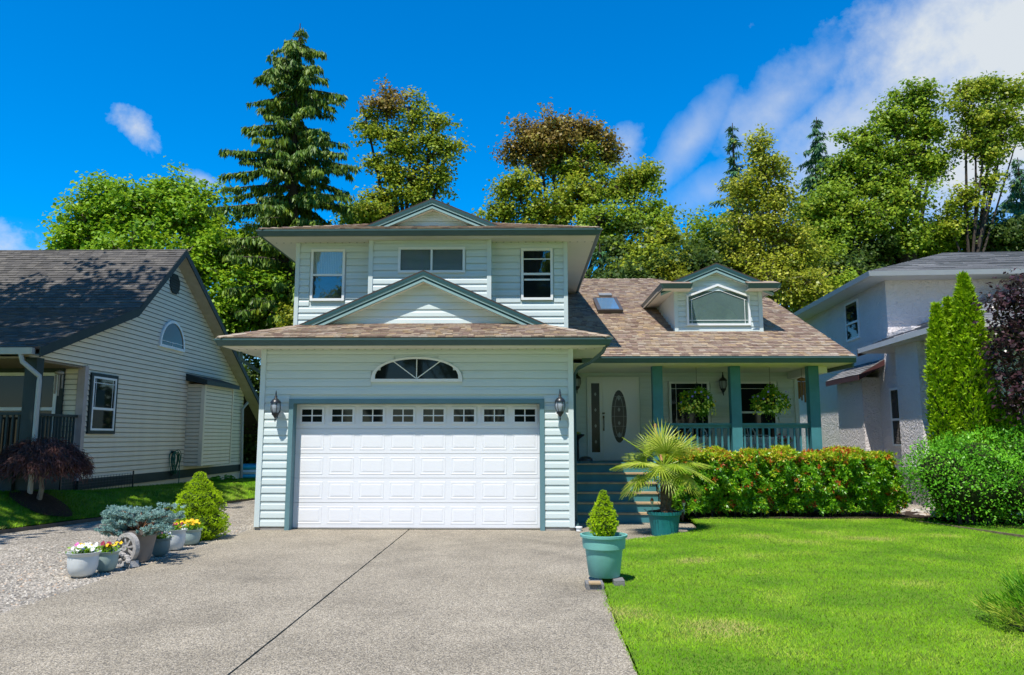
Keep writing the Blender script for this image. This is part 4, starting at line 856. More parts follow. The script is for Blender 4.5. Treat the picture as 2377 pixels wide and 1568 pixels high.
def bowl(name, label, loc, r, h, m, cols, n=26, flut=True, hgt=.1):
    t = thing('flower_pot', label, 'flower pot', loc, 'flower pots lined up along the driveway edge')
    MB().lathe(pot_prof(r, h), (0,0,0), 40, (lambda k, z: 1+(.012 if (k % 2 and .1*h < z < .8*h) else 0)) if flut else None).build('pot', pot_m[m], t, True)
    MB().lathe([(r*.93, h*.88), (r*.5, h*.93), (.01, h*.94)], (0,0,0), 20).build('soil', SOIL, t)
    flowers(t, np.array([0,0,h*.92]), r*.8, n, cols, hgt); return t
def gp_(px, py): p = at(px, py, Z=0); return (float(p[0]), float(p[1]), 0)
bowl('a', 'large fluted pale grey pot of white flowers, nearest the street', gp_(190, 1338), .19, .31, 'pale_grey_glaze', ((F_WH, .75), (F_PK, .15), (F_YE, .1)), 46)
bowl('b', 'sage green pot of yellow and maroon pansies behind the white flowers', gp_(245, 1325), .155, .26, 'sage_glaze', ((F_YE, .55), (F_MA, .4)), 26)
bowl('c', 'dark slate pot with pink flowers behind the blue spruce urn', gp_(370, 1289), .15, .26, 'slate_glaze', ((F_PK, .5), (F_WH, .2), (F_YE, .15)), 16)
bowl('d', 'tall pale grey pot with maroon blooms in front of the lime conifer', gp_(404, 1276), .17, .32, 'pale_grey_glaze', ((F_MA, .4), (F_YE, .4), (F_WH, .2)), 18)
bowl('e', 'sage pot of golden yellow pansies closest to the lime conifer', gp_(442, 1264), .165, .25, 'sage_glaze', ((F_YE, .9),), 36, hgt=.14)
# blue spruce in an urn
ub = gp_(318, 1303)
urn = thing('potted_blue_spruce', 'spreading blue spruce in a flared stone urn on the gravel', 'potted plant', ub)
MB().lathe([(.16,0),(.18,.03),(.2,.12),(.245,.36),(.25,.38),(.28,.40),(.285,.46),(.25,.46),(.23,.4)], (0,0,0), 24).build('urn', pot_m['stone_urn'], urn, True)
MB().lathe([(.24,.40),(.1,.43),(.01,.43)], (0,0,0), 16).build('soil', SOIL, urn)
bm_ = MB(); tips = []
for k in range(38):
    a = random.uniform(0, 6.283); l = random.uniform(.3, .70); zz = random.uniform(.42, .74); l *= 1.1 if zz < .58 else .75
    pts = [(0,0,.42), (l*.35*math.cos(a), l*.35*math.sin(a), zz-.05), (l*.75*math.cos(a), l*.75*math.sin(a), zz), (l*math.cos(a), l*math.sin(a), zz+.02)]
    bm_.tube(pts, [.022,.014,.009,.004], 5)
    for s in range(18):
        f = random.uniform(.35, 1.05); wv = random.gauss(0, .075); tips.append((f*l*math.cos(a)-wv*math.sin(a), f*l*math.sin(a)+wv*math.cos(a), zz+.03+random.gauss(0,.016)-(.12*(1-f) if f < .7 else 0), a+random.gauss(0,.7)))
bm_.build('branches', mat('reddish_twig', (.17,.09,.05), .9, .3, 20), urn)
def needles(name, tips, L, m, parent, per=46, ln=.022, wd=.005, up=.25):
    T = np.array([t[:3] for t in tips]); A = np.array([t[3] for t in tips]); n = len(T); ax = np.stack([np.cos(A), np.sin(A), np.full(n, up)], 1); ax = unit(ax)
    s = rng.random((n, per)); p = T[:, None]+ax[:, None]*(s[..., None]*L); d = rdir(n*per).reshape(n, per, 3)+ax[:, None]*.7; p = p.reshape(-1, 3); d = unit(d.reshape(-1, 3)); k = len(p)
    tint = np.clip(np.repeat(rng.normal(.5,.18,n), per)+rng.normal(0,.12,k), 0, 1)
    leaves(name, p, d, rdir(k), rng.uniform(.7,1.3,k)*ln, np.full(k, wd), tint, m, parent)
needles('needles', tips, .095, L_BLUE, urn, 46, .034, .010)
# wheel ornament
wo = gp_(296, 1313)
whl = thing('stone_wheel', 'small carved stone wagon wheel ornament leaning against the urn', 'ornament', (wo[0], wo[1]-.03, 0)); whl.rotation_euler = (0, 0, R(-22))
STN = mat('weathered_stone', (.36,.34,.32), .9, .25, 14, .4, 40)
def disc(r0, r1, y0, y1, c, n=26):
    b = MB()
    for i in range(n):
        t0, t1 = i*2*math.pi/n, (i+1)*2*math.pi/n
        b.prism([(c[0]+r0*math.cos(t0),y0,c[1]+r0*math.sin(t0)),(c[0]+r1*math.cos(t0),y0,c[1]+r1*math.sin(t0)),(c[0]+r1*math.cos(t1),y0,c[1]+r1*math.sin(t1)),(c[0]+r0*math.cos(t1),y0,c[1]+r0*math.sin(t1))], (0,y1-y0,0))
    return b
disc(.148, .205, -.04, .03, (0,.25)).build('rim', STN, whl)
disc(.012, .045, -.06, .03, (0,.25), 14).build('hub', STN, whl)
for k in range(8):
    a = k*math.pi/4+.2; d = np.array([math.cos(a), 0, math.sin(a)]); MB().obox(np.array([0,-.03,.25])+d*.04-np.array([-d[2],0,d[0]])*.014, d*.112, np.array([-d[2],0,d[0]])*.028, (0,.045,0)).build('spoke', STN, whl)
MB().prism([(-.22,-.1,0),(.2,-.1,0),(.17,-.09,.08),(-.19,-.09,.07)], (0,.14,0)).build('base', STN, whl)
for _ in range(26):
    r_ = random.uniform(.022,.045); x = random.uniform(-.16,.14); MB().lathe([(r_*.5,-r_*.7),(r_,-r_*.2),(r_*.9,r_*.4),(r_*.3,r_*.8)], (x, -.085+random.uniform(-.01,.02), .07+random.random()*max(.02,.15-abs(x)*.8)), 7).build('carved_stone', STN, whl, True)
# dwarf conifers
def lumpy(tiers, n, lump=24):
    """points over a stack of rounded tiers: (z, radius, height)"""
    P, A = [], []
    for z, r, h in tiers:
        k = int(n*r*h/sum(t[1]*t[2] for t in tiers)); th = rng.uniform(0, 6.283, k); f = rng.uniform(-1, 1, k)
        rr = r*np.sqrt(np.clip(1-np.clip(f, -.9, 1)**2*.9, .05, 1))*(1+.13*np.sin(th*5+z*9)+.11*np.sin(th*9+f*5+z*20)+.05*np.sin(th*17-f*9+z*31))*rng.uniform(.9, 1.01, k)
        P.append(np.stack([rr*np.cos(th), rr*np.sin(th), z+f*h], 1)); A.append(np.stack([np.cos(th), np.sin(th), .15+f*.8], 1))
    return np.concatenate(P), np.concatenate(A)
def dwarf(parent, tiers, n, m, ln, wd, blades=3, core=None):
    p, a = lumpy(tiers, n); p = np.repeat(p, blades, 0); a = np.repeat(a, blades, 0); k = len(p)
    g = (np.sin(p[:, 0]*23+p[:, 2]*17)+np.sin(p[:, 1]*21-p[:, 2]*13))*.12
    d = unit(unit(a)*.8+rng.normal(0, .6, (k, 3))+[0,0,.3]); leaves('foliage', p-d*ln*.4, d, unit(a)+rng.normal(0,.6,(k,3)), rng.uniform(.7,1.3,k)*ln, np.full(k, wd), .5+g+rng.normal(0,.16,k), m, parent)
    if core:
        b = MB()
        for z, r, h in tiers: b.lathe([(.02,-h*.98),(r*.55,-h*.8),(r*.83,-h*.2),(r*.8,h*.2),(r*.5,h*.75),(.02,h*.95)], (0,0,z), 14)
        b.build('inner_growth', core, parent, True)
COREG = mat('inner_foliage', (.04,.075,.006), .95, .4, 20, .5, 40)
cc_ = gp_(457, 1251)
cone = thing('dwarf_conifer', 'lime green three tiered dwarf spruce growing in the gravel', 'conifer', cc_)
MB().tube([(0,0,-.05),(0,0,.5)], .04, 8).build('trunk', BARK, cone)
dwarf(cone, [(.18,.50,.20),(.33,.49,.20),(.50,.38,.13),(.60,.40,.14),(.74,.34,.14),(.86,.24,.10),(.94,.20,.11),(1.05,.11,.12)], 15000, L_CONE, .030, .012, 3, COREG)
gpp = gp_(1403, 1352)
gp2 = thing('potted_spruce', 'lime dwarf spruce in a large mint green pot standing on blocks', 'potted plant', (gpp[0], gpp[1], .075))
MB().lathe([(.185,0),(.195,.01),(.235,.34),(.262,.345),(.268,.40),(.272,.475),(.295,.48),(.298,.51),(.275,.513),(.262,.45)], (0,0,0), 36).build('pot', pot_m['mint_plastic'], gp2, True)
MB().lathe([(.262,.44),(.1,.46),(.01,.46)], (0,0,0), 18).build('soil', SOIL, gp2)
dwarf(gp2, [(.56,.15,.10),(.64,.175,.12),(.75,.15,.11),(.85,.105,.09),(.93,.07,.07),(.99,.048,.06)], 5200, L_CONE, .022, .010, 3, COREG)
BLK = mat('grey_paver', (.20,.195,.19), .9, .15, 10, .3, 50)
for (px, py, L_, lab) in ((1381, 1369, .21, 'grey concrete block at the driveway side under the mint pot'), (1437, 1361, .13, 'grey concrete block on the grass side under the mint pot')):
    p = at(px, py, Z=0); tag(MB().box(p[0]-L_*.5, p[0]+L_*.5, p[1]-.05, p[1]+.2, .001, .072).build('concrete_block', BLK), lab, 'concrete block', 'blocks under the mint pot')
p = at(1381, 1357, Z=.07); tag(MB().box(p[0]-.07, p[0]+.07, p[1]-.02, p[1]+.1, .0725, .092).build('wood_shim', TREAD), 'bare wooden shim between the mint pot and its block', 'wood shim')
# palm
pp = gp_(1543, 1243)
palm = thing('potted_palm', 'fan palm in a ribbed teal tub at the foot of the steps', 'potted plant', (pp[0], pp[1], 0))
MB().lathe([(.235,0),(.24,.02),(.285,.37),(.30,.375),(.315,.38),(.318,.43),(.29,.435),(.28,.39)], (0,0,0), 44, lambda k, z: 1+(.012 if (k % 2 and z < .36) else 0)).build('tub', pot_m['teal_plastic'], palm)
MB().lathe([(.285,.40),(.1,.425),(.01,.43)], (0,0,0), 18).build('soil', SOIL, palm)
for s in (-1, 1): MB().tube([(s*.30,-.06,.42),(s*.345,-.04,.45),(s*.36,0,.47),(s*.345,.04,.45),(s*.30,.06,.42)], .009, 6).build('handle', LEAD, palm)
tz = np.linspace(.38, 1.28, 14); tk = MB()
PTR = mat('fibrous_palm_trunk', (.11,.085,.06), .95, .5, 25, .9, 50)
tk.tube([(.01+.03*math.sin(q*2), .0, q) for q in tz], [.15,.115,.098,.10,.103,.105,.10,.098,.092,.085,.078,.07,.06,.05], 14).build('trunk', PTR, palm, True)
fb = MB()
for _ in range(110):
    a = random.uniform(0, 6.28); zz = random.uniform(.42, 1.2); r_ = .11; p0 = np.array([.02+r_*math.cos(a), r_*math.sin(a), zz]); d = np.array([math.cos(a)*.5-math.sin(a)*.4*random.choice((-1,1)), math.sin(a)*.5+math.cos(a)*.4, random.uniform(.3,1)])
    fb.obox(p0, d*.09, (-.012*math.sin(a), .012*math.cos(a), 0), (.006*math.cos(a), .006*math.sin(a), 0))
for _ in range(40):
    a = random.uniform(0, 6.28); fb.tube([(.1*math.cos(a),.1*math.sin(a),.46),(random.uniform(.14,.26)*math.cos(a),random.uniform(.14,.26)*math.sin(a),.425)], .008, 4)
fb.build('trunk_fibre', mat('rust_fibre', (.16,.075,.035), .95, .4, 30), palm)
def frond(az, el, pl_, fl, sag):
    o = np.array([.02, 0, 1.25]); d = np.array([math.cos(az)*math.cos(el), math.sin(az)*math.cos(el), math.sin(el)])
    mid = o+d*pl_*.6; hub = o+d*pl_+np.array([0,0,-sag*.08]); axd = unit(hub-mid+np.array([0,0,-sag*.05])); sd = unit(np.cross(axd, [0,0,1.0])); nm = np.cross(sd, axd)
    sd = unit(sd+nm*random.uniform(-.35,.35)); nm = np.cross(sd, axd)
    b = MB(); b.tube([o, mid, hub], [.013,.009,.006], 5)
    nn = 24; tt = min(.95, max(.05, .35+.35*math.sin(el)+.3*(sag > .8)+random.gauss(0,.12)))
    for k in range(nn):
        q = (k/(nn-1)-.5)*2; an = q*R(112); L_ = fl*1.08*(1-.28*abs(q)**1.6)*random.uniform(.9,1.06); dr = unit(axd*math.cos(an)+sd*math.sin(an)+nm*.10*(1-abs(q)))
        e = np.cross(dr, nm); w_ = .0135; pts = []
        for s in (.0, .35, .7, 1.0): pts.append(hub+dr*L_*s-np.array([0,0,1])*(sag*.13*s**2.2*L_+random.uniform(0,.012)))
        ww = (.35, 1, .75, .08); vs = []
        for p_, wq in zip(pts, ww): vs += [p_+e*w_*wq-nm*.006, p_, p_-e*w_*wq-nm*.006]
        fs = []
        for s in range(3): fs += [(3*s,3*s+1,3*s+4,3*s+3),(3*s+1,3*s+2,3*s+5,3*s+4)]
        b.add(vs, fs, min(1, max(0, tt+random.gauss(0,.14))))
    return b.build('frond', L_PALM, palm)
fr = [(180,40,.5,.45,.3),(205,16,.52,.45,.7),(165,10,.6,.42,.8),(190,-10,.5,.46,1.2),(222,0,.35,.42,1.2),(150,30,.4,.45,.5),(250,20,.32,.42,.9),(275,55,.35,.45,.3),(95,75,.42,.5,.1),(70,62,.42,.48,.2),(40,48,.45,.48,.3),(20,36,.5,.48,.4),(0,20,.48,.44,.8),(-20,8,.46,.46,1.0),(-38,-6,.38,.4,1.3),(-60,20,.36,.42,.8),(-80,-4,.3,.4,1.3),(120,52,.4,.46,.3),(340,50,.4,.44,.3),(10,-8,.45,.4,1.3),(172,-14,.4,.4,1.4),(60,20,.4,.4,.7),(110,15,.4,.4,.7)]
for az, el, a, b, c in fr: frond(R(az+random.uniform(-8,8)), R(el), a, b, c)
def solar(px, py, ht, lab):
    p = at(px, py, Y=pp[1]-.12); t = thing('solar_light', lab, 'garden light', (float(p[0]), pp[1]-.12, .42), 'solar lights stuck in the palm tub')
    MB().tube([(0,0,-.03),(0,0,ht*.55)], .006, 6).build('stake', LEAD, t); MB().lathe([(.018,ht*.5),(.032,ht*.74),(.03,ht*.76)], (0,0,0), 10).build('shade', mat('clear_amber', (.5,.48,.33), .2), t)
    MB().lathe([(.034,ht*.76),(.03,ht*.84),(.008,ht*.95),(.006,ht)], (0,0,0), 10).build('cap', mat('rust_cap', (.28,.07,.03), .5), t)
solar(1514, 1185, .28, 'solar stake light on the step side of the palm tub'); solar(1588, 1190, .24, 'solar stake light on the hedge side of the palm tub')
# hanging baskets
for px, py, lab in ((1618, 928, 'hanging basket of yellow flowers between the first two porch posts'), (1789, 928, 'hanging basket of yellow flowers between the last two porch posts')):
    c = at(px, py, Y=2.75); t = thing('hanging_basket', lab, 'hanging basket', tuple(c), 'flower baskets hanging from the porch')
    MB().lathe([(.02,-.14),(.12,-.10),(.17,0),(.18,.03),(.01,.03)], (0,0,0), 16).build('basket', SOIL, t)
    h_ = MB()
    for k in range(3): a = k*2.094; h_.tube([(.17*math.cos(a),.17*math.sin(a),.03),(0,0,.42)], .004, 4)
    h_.tube([(0,0,.42),(0,0,3.43-c[2])], .004, 4).build('hanger', BLACK, t)
    n = 1900; d = rdir(n); rr = rng.uniform(.5, 1, n)**.5; p = d*rr[:, None]*np.array([.40,.34,.30])+[0,0,.0]; p[:, 2] -= .05*(np.abs(p[:, 0])/.3)+.16*(rng.random(n) < .12)*rng.random(n)*(p[:, 2] < .05); p *= (1+.13*np.sin(d[:, :1]*6+py*.01+px)+.10*np.sin(d[:, 2:]*9+px))
    leaves('foliage', p, unit(d+rng.normal(0,.6,(n,3))-[0,0,.3]), rdir(n), rng.uniform(.04,.07,n), rng.uniform(.02,.034,n), rng.random(n)*.8, L_FLOW, t)
    for m, k, zlo, zhi in ((F_OR, 80, -.30, .0), (F_YE, 16, -.2, .15), (F_PU, 9, .0, .25)):
        b = MB()
        for _ in range(k):
            q = unit(np.array([random.gauss(0,1), -abs(random.gauss(0,1)), random.gauss(0,.8)])); q = q*np.array([.41,.35,.3]); q[2] = random.uniform(zlo, zhi)-.06*(abs(q[0])/.3)
            f = unit(np.array([q[0], q[1]-.2, .2])); s = unit(np.cross(f, [0,0,1.])); u_ = np.cross(s, f); r_ = .026
            b.add([q+f*.02+r_*(s*math.cos(a)+u_*math.sin(a)) for a in np.arange(6)*1.047], [(0,1,2,3,4,5)])
        b.build('blossom', m, t)
def chime(c, lab, m):
    t = thing('wind_chime', lab, 'wind chime', tuple(c), 'wooden wind chimes under porch roofs')
    MB().lathe([(.05,-.02),(.1,.0),(.1,.04),(.07,.06),(.01,.08)], (0,0,0), 14).build('top', m, t)
    for k in range(6):
        a = k*1.047; l = .30+.045*k; MB().tube([(.075*math.cos(a),.075*math.sin(a),-.03),(.075*math.cos(a),.075*math.sin(a),-l)], .022, 7).build('pipe', m, t)
    MB().tube([(0,0,.06),(0,0,.45)], .004, 4).build('cord', BLACK, t)
BAM = mat('bamboo', (.30,.16,.06), .6, .2, 8)
chime(at(1861, 884, Y=3.2), 'bamboo wind chime hanging at the open end of the porch with hanging baskets', BAM)
chime(at(138, 868, Y=NY0-.6), 'pale wind chime hanging in the dark neighbour porch', mat('grey_bamboo', (.33,.29,.24), .7, .2, 8))
# porch furniture seen through the balusters
WIC = mat('white_resin', (.62,.62,.62), .5)
def chair(x, y, rz, lab):
    t = thing('patio_chair', lab, 'chair', (x, y, 1.21), 'white chairs on the porch'); t.rotation_euler = (0,0,rz)
    MB().box(-.24,.24,-.24,.22,.40,.43).build('seat', WIC, t)
    for a in (-1, 1):
        for b in (-1, 1): MB().tube([(a*.23,b*.21,0),(a*.21,b*.19,.4)], .018, 6).build('leg', WIC, t)
        MB().tube([(a*.25,-.2,.42),(a*.26,-.18,.62),(a*.26,.2,.64)], .018, 6).build('armrest', WIC, t)
    b = MB().tube([(-.22,.22,.43),(-.23,.27,.7),(-.12,.3,.86),(.12,.3,.86),(.23,.27,.7),(.22,.22,.43)], .018, 6)
    for x_ in (-.1,0,.1): b.tube([(x_,.23,.43),(x_,.3,.86)], .01, 5)
    b.build('backrest', WIC, t, True)
chair(5.6, 3.4, .5, 'white arched back chair behind the balusters nearest the porch end'); chair(4.15, 3.5, -.4, 'white arched back chair behind the balusters nearest the front door')
t = thing('flower_pot', 'pot of red flowers on the porch between the white chairs', 'flower pot', (6.1, 2.95, 1.21)); MB().lathe(pot_prof(.16,.28), (0,0,0), 18).build('pot', pot_m['stone_urn'], t, True); flowers(t, np.array([0,0,.3]), .2, 30, ((F_RED, 1),), .3)
t = thing('plant_stand', 'small dark plant stand beside the front door sidelight', 'plant stand', (1.35, 4.05, 1.21)); MB().lathe([(.1,0),(.03,.04),(.025,.5),(.05,.55),(.16,.62),(.17,.66),(.02,.63)], (0,0,0), 14).build('stand', BLACK, t, True); flowers(t, np.array([0,0,.64]), .1, 3, ((F_YE, 1),), .06, 60)
tag(MB().lathe([(.17,0),(.165,.05),(.11,.10),(.02,.115)], (1.42,2.62,1.248), 14).build('boot_scraper', BLACK, None, True), 'low black domed brush at the top of the porch steps', 'boot brush')
# hose, wire fence, pool, hostas, downspout block
hz_ = at(405, 1070, X=WX+.12); HOSE = mat('green_hose', (.01,.12,.075), .45, .1, 5)
t = thing('garden_hose', 'green garden hose coiled on the beige neighbour wall', 'garden hose')
b = MB()
for k in range(8):
    ry, rz_ = .16+.012*(k % 4), .30+.05*random.random(); c = hz_+np.array([.02*k-.05, random.uniform(-.06,.06), -.05+random.uniform(-.05,.05)])
    b.tube([(c[0]+.03*math.sin(q*2), c[1]+ry*math.cos(q), c[2]+rz_*math.sin(q)) for q in np.linspace(0, 6.28, 25)], .011, 6)
b.tube([hz_+np.array([.08,.1,.2]), hz_+np.array([.1,.16,-.3]), hz_+np.array([.1,.14,-.75])], .011, 6).build('coil', HOSE, t, True)
MB().box(WX+.02, WX+.10, hz_[1]-.06, hz_[1]+.06, hz_[2]+.22, hz_[2]+.3).build('hose_hanger', LTR, t)
t = thing('wire_fence', 'low wire mesh fence panel before the neighbour foundation', 'fence'); b = MB(); y0, y1 = 2.3, 5.5
for k in range(24): y_ = y0+(y1-y0)*k/23; b.tube([(-10.55,y_,.4),(-10.55,y_,.85)], .004, 4)
for k in range(7): b.tube([(-10.55,y0,.42+k*.07),(-10.55,y1,.42+k*.07)], .004, 4)
stuff(b.build('wire_mesh', BLACK, t)); MB().box(-10.565,-10.535,y1,y1+.03,.3,.9).build('post', BLACK, t); MB().box(-10.565,-10.535,y0-.03,y0,.3,.9).build('post', BLACK, t)
q = at(571, 1096, Y=15); t = thing('paddling_pool', 'blue and white inflatable pool in the far back garden', 'pool', (float(q[0])-.05, 15, max(.2, float(q[2])-.25)))
POOL = mat('pool_blue', (.04,.42,.62), .3); POOLW = mat('pool_white', (.65,.75,.8), .3)
for k, m in enumerate((POOL, POOLW, POOL)):
    MB().tube([(.75*math.cos(a), .75*math.sin(a), .1+k*.17) for a in np.linspace(0, 6.2832, 29)], .1, 8).build('ring', m, t, True)
for k, (px, py, lab) in enumerate(((478, 1098, 'dark leafy hosta against the neighbour foundation under the bay'), (517, 1103, 'second hosta clump nearer the neighbour downspout'))):
    c = at(px, py+16, X=WX+.75); t = thing('hosta', lab, 'plant', (float(c[0]), float(c[1]), .27), 'hostas along the neighbour wall'); n = 220; d = rdir(n); d[:, 2] = np.abs(d[:, 2])*.7
    MB().tube([(0,0,-.1),(0,0,.08)], .03, 6).build('stem', BARK, t)
    leaves('foliage', d*rng.uniform(.1,.4,n)[:, None], unit(d*[1,1,.2]-[0,0,.15]), np.tile([0,0,1.0],(n,1))+rng.normal(0,.3,(n,3)), rng.uniform(.15,.24,n), rng.uniform(.08,.13,n), rng.random(n)*.7, L_PRIV, t)
# ------------------------------------------------------------------ hedge, shrubs
def bx_(v): return np.array(v, float)
hedge = thing('hedge', 'clipped hedge with red and yellow new leaves in front of the porch railing', 'hedge', (0, 0, 0))
hx0, hx1 = float(at(1575, 1120, Y=1.05)[0]), float(at(2082, 1120, Y=1.15)[0]); hy0, hy1 = 1.05, 2.25; hz0, hz1 = .27, 1.47
def hedge_pts(n):
    f = rng.random(n); x = np.empty(n); y = np.empty(n); z = np.empty(n); nx = np.zeros((n, 3))
    a = f < .52; b = (f >= .52) & (f < .84); c = (f >= .84) & (f < .94); d = f >= .94
    for m_, fn in ((a, 0), (b, 1), (c, 2), (d, 3)):
        k = m_.sum(); u_, v_ = rng.random(k), rng.random(k)
        if fn == 0: x[m_], y[m_], z[m_] = hx0+u_*(hx1-hx0), hy0, hz0+v_*(hz1-hz0); nx[m_] = (0,-1,.25)
        if fn == 1: x[m_], y[m_], z[m_] = hx0+u_*(hx1-hx0), hy0+v_*(hy1-hy0), hz1; nx[m_] = (0,-.1,1)
        if fn == 2: x[m_], y[m_], z[m_] = hx1, hy0+v_*(hy1-hy0), hz0+u_*(hz1-hz0); nx[m_] = (1,-.1,.2)
        if fn == 3: x[m_], y[m_], z[m_] = hx0, hy0+v_*(hy1-hy0), hz0+u_*(hz1-hz0); nx[m_] = (-1,-.1,.2)
    t = (z-hz0)/(hz1-hz0); cx_, cy2 = (hx0+hx1)/2, (hy0+hy1)/2
    bul = .07*np.sin(x*4.1+z*3)+.06*np.sin(x*9.3-z*5+1)+.04*np.sin(x*17+z*13)
    y = y-bul*(nx[:, 1] < -.5)+.16*(1-t)*(nx[:, 1] < -.5)*(t < .35); z = z+bul*.7*(nx[:, 2] > .5)-.12*(np.abs(x-cx_)/((hx1-hx0)/2))**8*(nx[:, 2] > .5)-.05*((y-hy0) < .15)*(nx[:, 2] > .5)
    x = x+.12*(np.abs(nx[:, 0]) > .5)*np.sign(nx[:, 0])*np.sin(t*3.1)+bul*(np.abs(nx[:, 0]) > .5)
    return np.stack([x, y, z], 1), nx
nc = 6200; P_, N_ = hedge_pts(nc); P_ = P_-unit(N_)*rng.random(nc)[:, None]**2*.22
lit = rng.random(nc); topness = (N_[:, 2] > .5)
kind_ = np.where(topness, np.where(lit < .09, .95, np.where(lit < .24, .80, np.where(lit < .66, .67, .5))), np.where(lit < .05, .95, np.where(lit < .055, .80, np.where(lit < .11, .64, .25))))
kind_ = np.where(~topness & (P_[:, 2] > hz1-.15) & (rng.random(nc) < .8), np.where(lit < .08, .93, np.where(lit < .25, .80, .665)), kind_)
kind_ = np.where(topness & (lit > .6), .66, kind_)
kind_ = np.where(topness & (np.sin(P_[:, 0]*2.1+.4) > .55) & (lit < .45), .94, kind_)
per = 9; c = np.repeat(P_, per, 0); nn_ = np.repeat(unit(N_+rng.normal(0,.35,(nc,3))), per, 0); kk = np.repeat(kind_, per); k = len(c)
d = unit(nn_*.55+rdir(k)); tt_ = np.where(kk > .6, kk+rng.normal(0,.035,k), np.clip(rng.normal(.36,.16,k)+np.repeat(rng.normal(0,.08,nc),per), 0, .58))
leaves('foliage', c+d*.01, d, nn_, rng.uniform(.055,.095,k), rng.uniform(.024,.036,k), tt_, L_HEDGE, hedge)
for x in np.arange(hx0+.25, hx1-.1, .32):
    b = MB()
    for q in range(3): xx = x+random.uniform(-.12,.12); yy = 1.55+random.uniform(-.2,.2); b.tube([(xx,yy,.05),(xx+random.uniform(-.06,.06),yy,.3),(xx+random.uniform(-.12,.12),yy-.1,.75)], [.022,.018,.01], 5)
    b.build('stem', BARK, hedge)
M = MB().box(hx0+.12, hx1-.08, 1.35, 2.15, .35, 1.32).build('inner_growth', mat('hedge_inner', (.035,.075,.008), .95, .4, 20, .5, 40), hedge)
struct(MB().prism([(x, y, float(lawn_z(x, y))+.012) for x, y in ((3.62,1.15),(3.62,2.55),(8.9,2.55),(8.75,1.3),(7.9,1.05),(6,1.0),(4.5,1.02))], (0,0,-.12)).build('planting_bed', SOIL))
def bush(name, label, cat, base, blobs, n, m, ln, wd, per=1, up=.3, core=.8, coremat=None, stem=True, group=None, out=.6, droop=0):
    """a shrub: leaves over the skin and the outer depth of several swellings, a dark woody inside, stems"""
    t = thing(name, label, cat, base, group); vol = sum(b[3]*b[5] for b in blobs)
    Ps, Ns = [], []
    for (cx, cy, cz, rx, ry, rz) in blobs:
        k = int(n*rx*rz/vol); d = rdir(k); d[:, 2] = np.abs(d[:, 2])*np.where(rng.random(k) < .75, 1, -1)
        w_ = 1+.10*np.sin(d[:, 0]*7+d[:, 2]*6+cx)+.08*np.sin(d[:, 1]*11-d[:, 2]*9+cz)+.06*np.sin(d[:, 0]*19+d[:, 2]*17)
        Ps.append(d*np.array([rx, ry, rz])*(w_*(1-rng.random(k)**2.2*.38))[:, None]+np.array([cx, cy, cz])); Ns.append(d)
    P_ = np.concatenate(Ps); D_ = np.concatenate(Ns); P_[:, 2] = np.maximum(P_[:, 2], .05)
    P_ = np.repeat(P_, per, 0); D_ = np.repeat(D_, per, 0); k = len(P_)
    a = unit(D_*out+rng.normal(0,.6,(k,3))+[0,0,up])
    tn = .5+.12*np.sin(P_[:, 0]*5+P_[:, 2]*4)+rng.normal(0,.18,k)
    leaves('foliage', P_, a, D_+[0,0,.6]+rng.normal(0,.5,(k,3)), rng.uniform(.7,1.35,k)*ln, rng.uniform(.7,1.3,k)*wd, tn, m, t)
    if core:
        b = MB()
        for (cx, cy, cz, rx, ry, rz) in blobs:
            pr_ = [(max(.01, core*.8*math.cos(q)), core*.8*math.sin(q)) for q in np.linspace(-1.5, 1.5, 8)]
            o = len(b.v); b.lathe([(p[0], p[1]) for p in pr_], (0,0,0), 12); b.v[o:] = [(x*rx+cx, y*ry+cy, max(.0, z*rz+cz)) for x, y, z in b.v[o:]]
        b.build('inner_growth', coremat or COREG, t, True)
    if stem:
        b = MB()
        for (cx, cy, cz, rx, ry, rz) in blobs[:5]: b.tube([(cx*.3,cy*.3,-.1),(cx*.6,cy*.6,cz*.5),(cx,cy,cz)], [.04,.03,.015], 6)
        b.build('stem', BARK, t)
    return t
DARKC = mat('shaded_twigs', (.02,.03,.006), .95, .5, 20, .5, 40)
pv = at(2270, 1232, Z=.12)
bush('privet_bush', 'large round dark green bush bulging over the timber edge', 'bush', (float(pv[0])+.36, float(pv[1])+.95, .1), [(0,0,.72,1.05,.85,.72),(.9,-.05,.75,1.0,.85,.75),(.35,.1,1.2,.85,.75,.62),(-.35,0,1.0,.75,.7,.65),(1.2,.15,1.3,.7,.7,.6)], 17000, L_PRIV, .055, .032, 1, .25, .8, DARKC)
cb_ = at(2280, 1000, Y=3.6)
